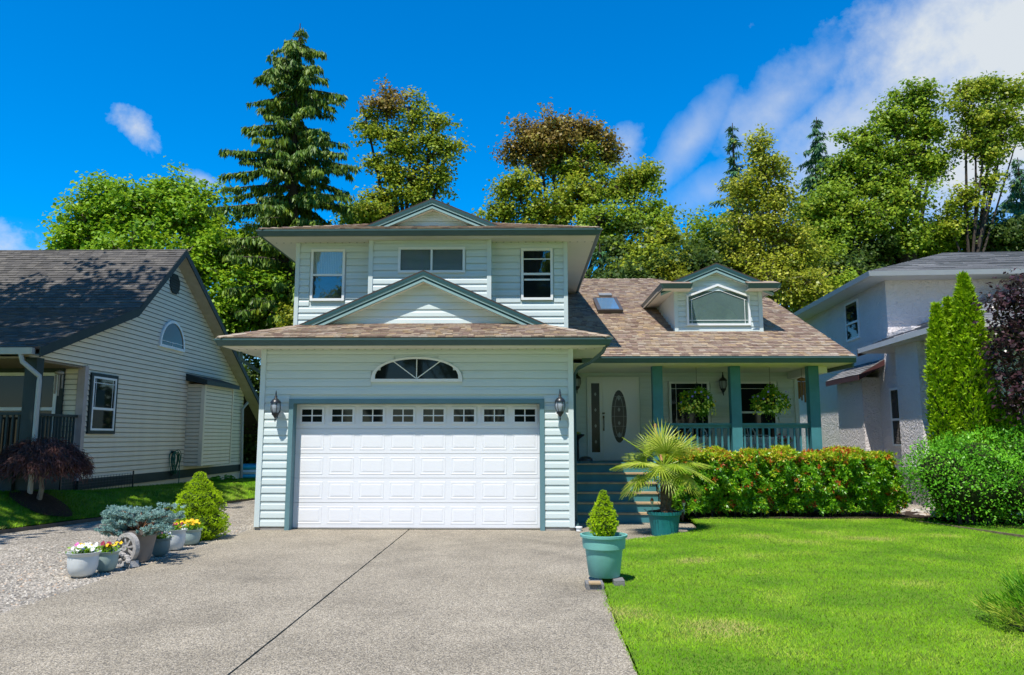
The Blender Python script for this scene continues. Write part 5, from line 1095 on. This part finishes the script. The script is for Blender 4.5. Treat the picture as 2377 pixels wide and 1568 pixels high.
def arb(name, label, px, pbase, ptop, wpx, Y, n, seed=0):
    b_ = at(px, pbase, Y=Y); t_ = at(px, ptop, Y=Y); hh = float(t_[2])-.15; rw = wpx/FPX*(Y+15); x0 = float(b_[0])
    t = thing('cedar_tree', label, 'cedar', (x0, Y, .15), 'columnar golden cedars beside the stucco house')
    k = n; z = rng.random(k)**.9; th = rng.uniform(0, 6.283, k)
    pr = np.interp(z, [0,.1,.45,.7,.88,1], [.9,1,.98,.78,.42,.04])
    r_ = rw*pr*(1+.12*np.sin(th*6+z*24+seed)+.10*np.sin(th*3-z*41+seed*2))*rng.uniform(.72,1.03,k)
    p = np.stack([r_*np.cos(th), r_*np.sin(th), z*hh*.97], 1); d = unit(np.stack([np.cos(th)*.8, np.sin(th)*.8, rng.uniform(.2,1.2,k)], 1)+rng.normal(0,.35,(k,3)))
    leaves('foliage', p, d, np.stack([np.cos(th), np.sin(th), .3+0*th], 1)+rng.normal(0,.4,(k,3)), rng.uniform(.06,.14,k), rng.uniform(.025,.05,k), .5+.16*np.sin(z*33+th*4)+rng.normal(0,.16,k), L_ARB, t, .1)
    MB().tube([(0,0,-.2),(0,0,hh*.5),(0,0,hh*.9)], [.09,.06,.01], 6).build('trunk', BARK, t)
    MB().lathe([(rw*.62*w_, z_*hh) for z_, w_ in ((.01,.8),(.12,1),(.45,.97),(.75,.7),(.9,.28),(.95,.02))], (0,0,0), 14).build('inner_growth', COREG, t, True)
    return t
arb('c', 'shortest narrow golden cedar next to the stucco wall', 2203, 1120, 694, 29, 1.0, 9000, 1)
arb('c', 'slim cedar spire squeezed between the two larger cedars', 2232, 1120, 680, 23, 1.2, 7000, 2)
arb('c', 'tallest golden cedar, its tip crossing the grey gutter', 2274, 1120, 624, 48, .85, 15000, 3)
cy_ = at(2325, 1000, Y=.75); bush('yellow_cedar', 'low yellowing cedar under the purple leaved tree', 'cedar', (float(cy_[0]), .75, .15), [(0,0,1.2,.52,.5,1.15)], 6500, L_ARB, .10, .045, 1, .4, .8, COREG)
# purple leaved tree reaching in from the side
def limb_tree(name, label, cat, base, h0, blobs, leafn, leaf, wid, m, bark, tr, clump=.42, group=None, per=42, seed=1, updir=.45, sub=7, twig=True, spread=1.0, part_mats=None):
    """tapered trunk, limbs to each mass of the crown, twigs to every clump of leaves; real leaf-sized faces"""
    rs = np.random.default_rng(seed); t = thing(name, label, cat, tuple(base), group); b = MB(); base = np.array(base)
    B = [(np.array(q[:3])-base, np.array(q[3:6])) for q in blobs]; mean = sum(q[0]*q[1].prod() for q in B)/sum(q[1].prod() for q in B)
    zc = max(h0, min(q[0][2]-q[1][2]*.6 for q in B)); j0 = np.array([mean[0]*.25, mean[1]*.25, zc*.75])
    b.tube([(0,0,-.3),(mean[0]*.05,0,zc*.3),tuple(j0)], [tr*1.25,tr,tr*.75], 9)
    Lp, Ln, Lt, Lm = [], [], [], []; area = [float(q[1][0]*q[1][2]) for q in B]; tot_a = sum(area)
    for bi, ((c, r_), ar) in enumerate(zip(B, area)):
        jo = j0+rs.normal(0,.08,3); mid = jo*.5+c*.5+rs.normal(0,.18,3)*r_.mean()*.5+np.array([0,0,-.1*r_[2]])
        lr0 = tr*(.30+.38*math.sqrt(ar/max(area))); b.tube([jo, mid, c*.92+jo*.08], [lr0,lr0*.72,lr0*.42], 7)
        nl = max(3, int(leafn*ar/tot_a/per)); d = unit(rs.normal(size=(nl, 3))+[0,0,.12]); rad = rs.random(nl)**.5; ph = rs.uniform(0, 6.28, 6)
        lob = .95+.28*np.sin(d[:, 0]*5+ph[0])*np.sin(d[:, 2]*5+ph[1])+.16*np.sin(d[:, 1]*8+ph[2]+d[:, 0]*6)+.16*np.sin(d[:, 2]*10+ph[3]-d[:, 0]*7)
        cp = c+d*rad[:, None]*r_*lob[:, None]*1.12
        hubs = c+unit(rs.normal(size=(sub, 3))+[0,-.1,.25])*r_*.5
        for hb in hubs: b.tube([c*.85+mid*.15, (c+hb)/2+rs.normal(0,.08,3)*r_, hb], [lr0*.42,lr0*.3,lr0*.2], 5, False)
        if twig:
            for q in cp[rad > .35]:
                hb = hubs[np.argmin(((hubs-q)**2).sum(1))]; b.tube([hb, (hb+q)/2+rs.normal(0,.06,3)+np.array([0,0,.06]), q], [lr0*.18,lr0*.11,.008], 4, False)
        cl = np.repeat(cp, per, 0)+rs.normal(0, clump, (nl*per, 3))*np.array([1,1,.62]); k = len(cl)
        Lp.append(cl); Ln.append(unit(cl-c)*.5+[0,-.1,.75]); Lt.append(np.repeat(rs.normal(.47,.14,nl), per)+rs.normal(0,.15,k)); Lm.append(np.full(k, bi))
    b.build('trunk', bark, t, True)
    p = np.concatenate(Lp); nr = np.concatenate(Ln)+rs.normal(0,.42,(len(p),3)); tn = np.concatenate(Lt); bi = np.concatenate(Lm); k = len(p)
    a = unit(rs.normal(size=(k,3))*[1,1,.35]-[0,0,.35]); L_ = rs.uniform(.65,1.35,k)*leaf
    ms = part_mats or {}
    groups = {}
    for i in range(len(B)): groups.setdefault(ms.get(i, m).name, []).append(i)
    for mn, ids in groups.items():
        s_ = np.isin(bi, ids); leaves('crown', p[s_], a[s_], nr[s_], L_[s_], L_[s_]*wid, tn[s_], bpy.data.materials[mn], t, .14)
    return t
def bl(px, py, rx, ry, Y, ryd=None):
    c = at(px, py, Y=Y); s = (Y+15.0)/FPX; return (float(c[0]), Y, float(c[2]), rx*s, (ryd or (rx+ry)/2)*s*.8, ry*s)
pt = at(2420, 1200, Y=.0)
limb_tree('purple_plum_tree', 'dark purple leaved tree reaching in front of the golden cedars', 'tree', (float(pt[0]), .0, .1), 1.2, [bl(2350,690,42,50,0.0),bl(2355,780,52,60,0.0),bl(2350,870,48,55,0.0),bl(2365,930,36,45,0.0),bl(2400,720,60,80,0.2),bl(2420,850,60,80,0.2),bl(2318,820,26,22,-.1),bl(2310,705,18,18,-.1)], 4000, .095, .72, L_PURP, BARK, .06, .13, None, 10, 5)
jn = at(2385, 1455, Z=.05)
jx, jy = float(jn[0])+.46, float(jn[1])
t = thing('juniper', 'spreading green juniper with rusty tips at the lawn corner', 'shrub', (jx, jy, .05))
n = 5200; d = rdir(n); d[:, 2] = np.abs(d[:, 2]); p = d*np.array([.72,.6,.42])*(1-rng.random(n)**2*.45)[:, None]*(1+.14*np.sin(d[:, :1]*8+d[:, 2:]*7))
a = unit(d*[.9,.9,.3]+[0,0,.75]+rng.normal(0,.3,(n,3))); leaves('foliage', p, a, rdir(n), rng.uniform(.07,.15,n), rng.uniform(.008,.016,n), np.clip(.42+rng.normal(0,.18,n)+.45*((d[:, 0] < -.5) & (p[:, 2] < .16)), 0, 1), L_JUN, t)
b = MB(); b.lathe([(.55,0),(.5,.15),(.3,.28),(.02,.33)], (0,0,-.03), 14).build('inner_growth', DARKC, t, True)
# japanese maple on the neighbour lawn
jm = at(92, 1138, Y=.95); jm2 = at(92, 1060, Y=.95); zj = float(lz(np.array([float(jm[0])]), np.array([.95]))[0])+.01
t = thing('japanese_maple', 'maroon weeping lace-leaf maple in front of the neighbour porch', 'tree', (float(jm[0]), .95, zj))
b = MB()
for k in range(14):
    a = k*.45; l = random.uniform(.5,1.0); b.tube([(0,0,.42),(.3*l*math.cos(a),.3*l*math.sin(a),.76),(.75*l*math.cos(a),.6*l*math.sin(a),.84),(l*math.cos(a),.8*l*math.sin(a),.6)], [.035,.022,.012,.005], 5)
b.tube([(-.02,0,-.1),(.03,.02,.25),(-.02,0,.6)], [.06,.05,.045], 7).build('trunk', BARKL, t, True)
n = 13000; th = rng.uniform(0,6.283,n); f = rng.random(n)**.55; hz = float(jm2[2])-zj; dz_ = at(92, 1012, Y=.95)[2]-zj-1.2
r_ = .88*f; z = 1.13-.44*f**2.2+rng.normal(0,.05,n)-rng.random(n)**2*.26; p = np.stack([r_*np.cos(th)*1.12, r_*np.sin(th)*.85, z*1.08-.02+dz_-.12+.04*np.sin(th*7)], 1)
a = unit(np.stack([np.cos(th)*.55, np.sin(th)*.55, -.75+.4*(1-f)], 1)+rng.normal(0,.35,(n,3))); leaves('crown', p, a, np.stack([np.cos(th), np.sin(th), .7+0*th], 1)+rng.normal(0,.4,(n,3)), rng.uniform(.08,.16,n), rng.uniform(.012,.026,n), .45+.1*np.sin(th*9)+rng.normal(0,.17,n), L_MAPJ, t)
jx_, jy_ = float(jm[0]), .95; M = MB(); q = [(jx_+.62*f*math.cos(a)*(1+.12*math.sin(a*3)), jy_+.5*f*math.sin(a)) for f in (1, .5) for a in np.linspace(0, 2*math.pi, 21)[:-1]]
M.add([(x, y, float(lz(np.array([x]), np.array([y]))[0])+(.012 if k < 20 else .05)) for k, (x, y) in enumerate(q)], [(k, (k+1) % 20, 20+(k+1) % 20, 20+k) for k in range(20)]+[tuple(range(20, 40))])
stuff(M.build('mulch_ring', SOIL))
# river rock bed
rbz = .10
rb_ = struct(MB().prism([(8.3,2.2,.11),(8.55,1.6,.11),(9.6,1.0,.11),(10.4,.9,.11),(10.2,3.4,.11),(10.4,9,.11),(7.3,9,.11),(7.3,2.6,.11)], (0,0,-.15)).build('rock_bed', GRAVEL))
RKM = ramp_mat('river_stone', [(0, (.20,.185,.165)), (.3, (.38,.35,.31)), (.55, (.46,.42,.36)), (.8, (.34,.25,.18)), (1, (.55,.53,.50))], .75, .25, 0, 'object', bump=.5, bscale=12)
variants = []
for k in range(6):
    b = MB(); b.lathe([(.2,-.5),(.75,-.35),(1,0),(.85,.35),(.45,.55),(.05,.6)], (0,0,0), 9, lambda i, z: 1+.16*math.sin(i*2.1+k)+.1*math.sin(i*4+z*3+k*2)); variants.append(b.mesh('river_rock', RKM, True))
placed = 0
while placed < 230:
    x, y = random.uniform(8.2, 10.2), 1.0+random.random()**1.3*3.2
    if x-8.45 < (1.6-y)*1.1 or (x > 9.35 and y > 3.0): continue
    o = link('river_rock', variants[placed % 6], rb_, (x, y, .125)); r_ = random.uniform(.035,.085); o.scale = (r_*1.3, r_, r_*.75); o.rotation_euler = (random.uniform(-.3,.3), random.uniform(-.3,.3), random.uniform(0,6.28)); placed += 1
TMB = mat('weathered_timber', (.17,.13,.085), .9, .3, 10, .3, 40)
te0, te1 = at(2132, 1214, Z=.1), at(2385, 1250, Z=.1)
tag(MB().prism([(te0[0],te0[1],.02),(te1[0],te1[1],.02),(te1[0],te1[1]+.1,.02),(te0[0],te0[1]+.1,.02)], (0,0,.12)).build('timber_edging', TMB), 'weathered timber edging between the lawn and the round privet bush', 'edging')
struct(MB().prism([(te0[0]+.02,te0[1]+.1,.12),(te1[0]+2,te1[1]+.0,.12),(14,5,.12),(10.4,3.4,.12),(te0[0]+.3,te0[1]+1.2,.12)], (0,0,-.12)).build('shrub_bed', SOIL))
# ------------------------------------------------------------------ trees behind the houses
def conifer(name, label, px, ptop, pbot, Y, wpx, m, seed, droop=.35, hang=.5, dens=1.0, lean=0, group=None, prof=None, zlow=.06, spray=.5, bark=BARK, step=.36, gap=.12, wid=.26):
    rs = np.random.default_rng(seed); s = (Y+15)/FPX; top = at(px, ptop, Y=Y); x0 = float(top[0]); H_ = float(top[2]); rw = wpx*s
    t = thing(name, label, 'conifer', (x0, Y, 0), group); b = MB()
    b.tube([(0,0,-.3),(lean*.3,0,H_*.35),(lean*.7,0,H_*.7),(lean,0,H_)], [H_*.019,H_*.014,H_*.008,.02], 8)
    P_, A_, N_, L_, T_ = [], [], [], [], []
    prof = prof or ([0,.15,.45,.75,.93,1], [.9,1,.78,.42,.14,.02])
    z = H_*zlow
    while z < H_*.992:
        f = z/H_; R_ = rw*np.interp(f, *prof); nb_ = max(2, int(rs.integers(5, 9)*(1 if f < .9 else .6)))
        for _ in range(nb_):
            if rs.random() < gap: continue
            a = rs.uniform(0, 6.283); l = max(.22, R_*rs.choice([rs.uniform(.35, .8), rs.uniform(.75, 1.15)])); up_ = rs.uniform(-.05,.12); d = np.array([math.cos(a), math.sin(a), 0]); o = np.array([lean*f, 0, z+rs.uniform(-.3, .3)*(f < .93)])
            q = np.linspace(0, 1, 5); pts = [o+d*l*k+np.array([0,0,1])*(up_*l*k-droop*l*k**1.7+droop*.45*l*max(0, k-.75)) for k in q]
            b.tube(pts, [max(.012, .012+.022*l*(1-k)) for k in q], 4, False)
            ns = max(2, int(l/.20*dens))
            for i in range(ns):
                k = (i+.6+rs.uniform(-.3,.3))/ns
                if k < .12 and f < .8: continue
                k = min(1.0, k); pp_ = np.array([np.interp(k, q, [w_[j] for w_ in pts]) for j in range(3)])
                m_ = int(13*dens); sz = spray*(.55+.45*min(1, l/1.5))*rs.uniform(.6,1.3); sd = np.array([-d[1], d[0], 0]); side = rs.uniform(-1, 1, m_)
                ax = d*rs.uniform(-.1,.6,(m_,1))+sd*side[:, None]*.75*rs.random((m_,1))+np.array([0,0,-1])*(hang*rs.uniform(.3,1.3,(m_,1)))
                P_.append(pp_+rs.normal(0,.05,(m_,3))+sd*side[:, None]*sz*.15); A_.append(ax); N_.append(d*.3+rs.normal(0,.5,(m_,3))+[0,0,.6]); L_.append(sz*rs.uniform(.55,1.1,m_)); T_.append(np.full(m_, rs.normal(.48,.17))+rs.normal(0,.1,m_))
        z += step*rs.uniform(.7,1.3)*(1 if f < .9 else .7)
    b.build('trunk', bark, t, True)
    P_, A_, N_, L_, T_ = map(np.concatenate, (P_, A_, N_, L_, T_))
    leaves('crown', P_, A_, N_, L_, L_*wid, T_, m, t, .12)
    return t
conifer('cedar_tree', 'tall drooping dark conifer rising above the garage roof', 697, 55, 0, 20, 172, L_CONI, 3, .24, 1.2, 1.5, .0, None, ([0,.4,.6,.7,.82,.92,.97,1], [1,1,1,.95,.68,.42,.2,.05]), .28, .36, BARK, .31, .13, .27)
conifer('fir_tree', 'narrow layered fir behind the pale poplar near the dormer', 1700, 286, 0, 26, 92, L_CONID, 5, .25, .3, 1.0, 0, 'firs behind the house', ([0,.5,.75,.9,1], [1,.85,.55,.24,.04]), .22, .45, BARK, .42)
conifer('fir_tree', 'fir tip poking out between the poplar and the tall maple', 1895, 272, 0, 28, 110, L_CONID, 6, .3, .6, 1.1, 0, 'firs behind the house', ([0,.5,.75,.9,1], [1,.85,.6,.32,.05]), .3, .42, BARK, .36)
conifer('fir_tree', 'dark blue green fir at the edge of the view above the grey roof', 2362, 366, 0, 27, 130, L_CONID, 8, .3, .6, 1.1, 0, 'firs behind the house', ([0,.5,.75,.9,1], [1,.85,.6,.32,.05]), .3, .42, BARK, .36)
conifer('fir_tree', 'small fir hugging the upper eave of the blue house', 1392, 565, 0, 17, 70, L_CONID, 9, .35, .4, 1.0, 0, 'firs behind the house', None, .25, .5, BARK, .4)
conifer('fir_tree', 'drooping cedar top beside the browned maple', 1555, 470, 0, 25, 95, L_CONI, 11, .35, .7, .9, 0, 'firs behind the house', None, .3, .5, BARK, .42)
Y = 21
limb_tree('bright_maple', 'broad bright green maple behind the dark roofed neighbour house', 'tree', (float(at(430,700,Y=Y)[0]), Y, 0), 2.5, [bl(330,500,120,85,Y),bl(210,540,95,75,Y),bl(450,520,95,95,Y),bl(250,470,70,55,Y),bl(400,455,80,48,Y),bl(160,570,55,40,Y-1),bl(520,600,75,80,Y-1),bl(430,620,100,80,Y-2),bl(310,590,110,60,Y-2),bl(590,690,80,75,Y-2),bl(520,730,80,70,Y-2),bl(650,700,60,75,Y-1),bl(640,640,45,60,Y),bl(570,570,42,45,Y)], 50000, .19, .85, L_MAPLE, BARKL, .2, .26, None, 38, 11)
limb_tree('olive_maple', 'open crowned maple between the tall conifer and the browned maple', 'tree', (float(at(935,560,Y=24)[0]), 24, 0), 5, [bl(895,245,56,46,24),bl(855,300,44,44,24),bl(920,330,50,50,24),bl(960,262,38,45,24),bl(1010,285,34,32,24),bl(1000,350,62,48,24),bl(1045,340,30,30,24),bl(870,375,30,22,24),bl(900,400,46,34,24),bl(960,420,66,50,24),bl(1020,420,42,38,24),bl(890,460,55,34,24),bl(980,470,60,36,24),bl(850,492,50,28,23)], 17500, .165, .85, L_OLIVE, BARK, .24, .24, None, 48, 12, part_mats={0: L_BROWN, 1: L_OLIVE})
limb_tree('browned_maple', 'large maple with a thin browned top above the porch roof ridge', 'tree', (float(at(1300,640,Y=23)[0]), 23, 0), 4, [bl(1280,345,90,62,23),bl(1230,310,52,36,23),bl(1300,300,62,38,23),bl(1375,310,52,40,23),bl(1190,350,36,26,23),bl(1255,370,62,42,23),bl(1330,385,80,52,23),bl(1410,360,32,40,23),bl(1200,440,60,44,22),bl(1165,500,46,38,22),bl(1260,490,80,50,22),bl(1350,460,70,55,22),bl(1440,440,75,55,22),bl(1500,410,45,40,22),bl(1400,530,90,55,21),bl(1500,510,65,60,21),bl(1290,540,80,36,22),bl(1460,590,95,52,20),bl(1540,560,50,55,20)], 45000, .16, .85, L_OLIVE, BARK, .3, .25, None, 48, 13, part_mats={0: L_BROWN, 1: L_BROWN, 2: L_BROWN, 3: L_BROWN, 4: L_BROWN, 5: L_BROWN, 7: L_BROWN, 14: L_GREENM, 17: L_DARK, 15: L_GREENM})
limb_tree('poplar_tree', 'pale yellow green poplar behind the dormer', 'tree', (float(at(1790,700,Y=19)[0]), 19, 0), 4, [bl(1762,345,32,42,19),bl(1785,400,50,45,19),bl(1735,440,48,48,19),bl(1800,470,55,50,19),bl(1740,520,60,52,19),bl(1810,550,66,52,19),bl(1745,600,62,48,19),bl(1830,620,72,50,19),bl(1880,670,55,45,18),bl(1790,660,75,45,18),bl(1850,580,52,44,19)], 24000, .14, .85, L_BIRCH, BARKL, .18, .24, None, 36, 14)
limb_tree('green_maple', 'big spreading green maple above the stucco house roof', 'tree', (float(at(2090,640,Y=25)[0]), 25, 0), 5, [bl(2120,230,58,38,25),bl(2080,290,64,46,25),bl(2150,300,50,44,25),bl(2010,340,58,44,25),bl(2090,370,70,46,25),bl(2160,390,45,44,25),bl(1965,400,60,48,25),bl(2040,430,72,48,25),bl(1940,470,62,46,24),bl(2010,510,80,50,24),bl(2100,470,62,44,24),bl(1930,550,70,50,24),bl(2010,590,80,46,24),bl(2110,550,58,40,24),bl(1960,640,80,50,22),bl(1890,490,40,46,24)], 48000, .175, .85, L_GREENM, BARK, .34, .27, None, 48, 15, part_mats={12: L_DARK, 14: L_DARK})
limb_tree('tall_maple', 'tall thin maple with bare forked trunks at the edge of the sky', 'tree', (float(at(2225,600,Y=24)[0]), 24, 0), 8, [bl(2240,215,42,34,24),bl(2300,210,48,38,24),bl(2350,215,36,40,24),bl(2265,270,60,44,24),bl(2300,330,50,50,24),bl(2330,280,44,40,24),bl(2365,310,26,36,24),bl(2240,330,38,30,24),bl(2300,350,36,34,24),bl(2240,470,40,46,24),bl(2300,420,30,26,24),bl(2205,520,36,40,24)], 15000, .165, .85, L_OLIVE, BARK, .13, .25, None, 48, 16)
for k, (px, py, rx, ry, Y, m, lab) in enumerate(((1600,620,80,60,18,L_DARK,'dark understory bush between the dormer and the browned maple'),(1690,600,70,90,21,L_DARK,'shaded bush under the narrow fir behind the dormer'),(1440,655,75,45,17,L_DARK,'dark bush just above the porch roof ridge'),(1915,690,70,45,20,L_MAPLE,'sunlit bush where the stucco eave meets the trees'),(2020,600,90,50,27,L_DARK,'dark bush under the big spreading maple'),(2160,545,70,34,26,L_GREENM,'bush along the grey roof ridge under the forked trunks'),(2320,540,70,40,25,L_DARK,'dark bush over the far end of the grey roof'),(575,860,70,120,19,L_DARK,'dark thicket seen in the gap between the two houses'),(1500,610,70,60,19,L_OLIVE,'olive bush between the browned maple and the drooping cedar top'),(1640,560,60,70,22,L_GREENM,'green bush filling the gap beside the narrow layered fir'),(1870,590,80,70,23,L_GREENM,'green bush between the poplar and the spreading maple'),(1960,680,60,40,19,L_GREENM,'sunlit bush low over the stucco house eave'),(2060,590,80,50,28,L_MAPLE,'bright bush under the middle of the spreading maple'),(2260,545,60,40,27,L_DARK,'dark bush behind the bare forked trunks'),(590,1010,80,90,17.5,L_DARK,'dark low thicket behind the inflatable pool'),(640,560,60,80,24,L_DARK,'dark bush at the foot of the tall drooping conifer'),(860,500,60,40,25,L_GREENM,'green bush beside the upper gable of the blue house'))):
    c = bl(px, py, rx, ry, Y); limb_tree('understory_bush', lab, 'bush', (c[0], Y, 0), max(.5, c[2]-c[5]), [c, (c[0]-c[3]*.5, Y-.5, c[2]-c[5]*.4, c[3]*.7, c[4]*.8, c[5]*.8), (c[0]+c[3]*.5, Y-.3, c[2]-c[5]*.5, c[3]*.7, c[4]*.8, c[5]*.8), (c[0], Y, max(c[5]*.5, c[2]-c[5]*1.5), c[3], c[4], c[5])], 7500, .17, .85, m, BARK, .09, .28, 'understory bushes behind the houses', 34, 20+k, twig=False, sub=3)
for px, py, rx, ry, lab, Y in ((1565,625,34,38,'bright yellow shrub tip over the porch roof beside the dormer',16.5), (684,730,26,22,'bright yellow shrub tip behind the garage gable',15.5)):
    c = bl(px, py, rx, ry, Y); limb_tree('yellow_shrub', lab, 'bush', (c[0], Y, 0), max(1, c[2]-c[5]), [c, (c[0], Y, c[2]-c[5], c[3]*1.3, c[4]*1.3, c[5])], 1500, .12, .7, L_YEL, BARK, .05, .16, 'yellow shrubs behind the blue house', 30, 41, twig=False, sub=3)
# the street trees that shade the neighbour's roof and lawn, standing on the near side of the view
sh = limb_tree('street_tree', 'leafy street tree shading the neighbour roof and lawn, beyond the picture edge', 'tree', (-18, -3.0, .3), 6, [(-14.2,-1.5,13.6,2.1,2.6,1.9),(-16.8,-1.2,14.2,2.6,2.8,2.2),(-20,-1.0,13.6,3,3,2.4),(-13.2,-3.6,12.6,1.7,2.0,1.6),(-15.6,.9,13.6,2.6,2.4,1.9),(-19,1.4,13.2,3,2.4,2.0),(-13.6,.9,14.4,1.7,1.8,1.4),(-23,.5,13,3,3,2.4),(-15.2,-4.6,11.5,2.0,2.0,1.8),(-12.3,-4.4,14.0,1.5,1.9,1.5),(-12.0,-2.0,14.6,1.4,1.6,1.3),(-12.6,.4,15.2,1.5,1.5,1.2),(-13.4,-6.2,13.0,1.8,1.8,1.6)], 14500, .26, .85, L_GREENM, BARK, .3, .32, None, 34, 33)
for k, (x, y, sc) in enumerate(((-17, -40, 1.25), (-8, -43, 1.3), (1, -40, 1.25), (10, -42, 1.3), (19, -40, 1.25), (-27, -41, 1.3), (28, -43, 1.3), (-22, -47, 1.0), (-12, -48, 1.0), (-3, -48, 1.0), (6, -48, 1.0), (15, -48, 1.0), (24, -48, 1.0))):  # trees behind the camera; sunk back row added to block the bright horizon
    src = bpy.data.objects['bright_maple' if k % 2 else 'green_maple']; c = copy_tree(src, (x, y, -1 if y > -45 else -7), 'leafy tree across the street, mirrored in the window panes and added to block low sky'); c['group'] = 'trees across the street'; c.scale = (sc*1.15, sc, sc*1.5)

# far-off wood closing the horizon behind the gardens
n = 42000; x = rng.uniform(-95, 95, n); hmax = 7.5+1.6*np.sin(x*.31)+1.2*np.sin(x*.83+1)+.7*np.sin(x*2.1); z = rng.random(n)**.8*hmax; y = 58+rng.uniform(-2.5, 3, n)+.4*z+2*np.sin(x*.5)
stuff(leaves('woods', np.stack([x, y, z], 1), unit(rng.normal(size=(n, 3))*[1,1,.5]-[0,0,.3]), rng.normal(0,.5,(n,3))+[0,-.5,.8], rng.uniform(.5,1.1,n), rng.uniform(.4,.9,n), rng.normal(.45,.2,n), L_DARK))
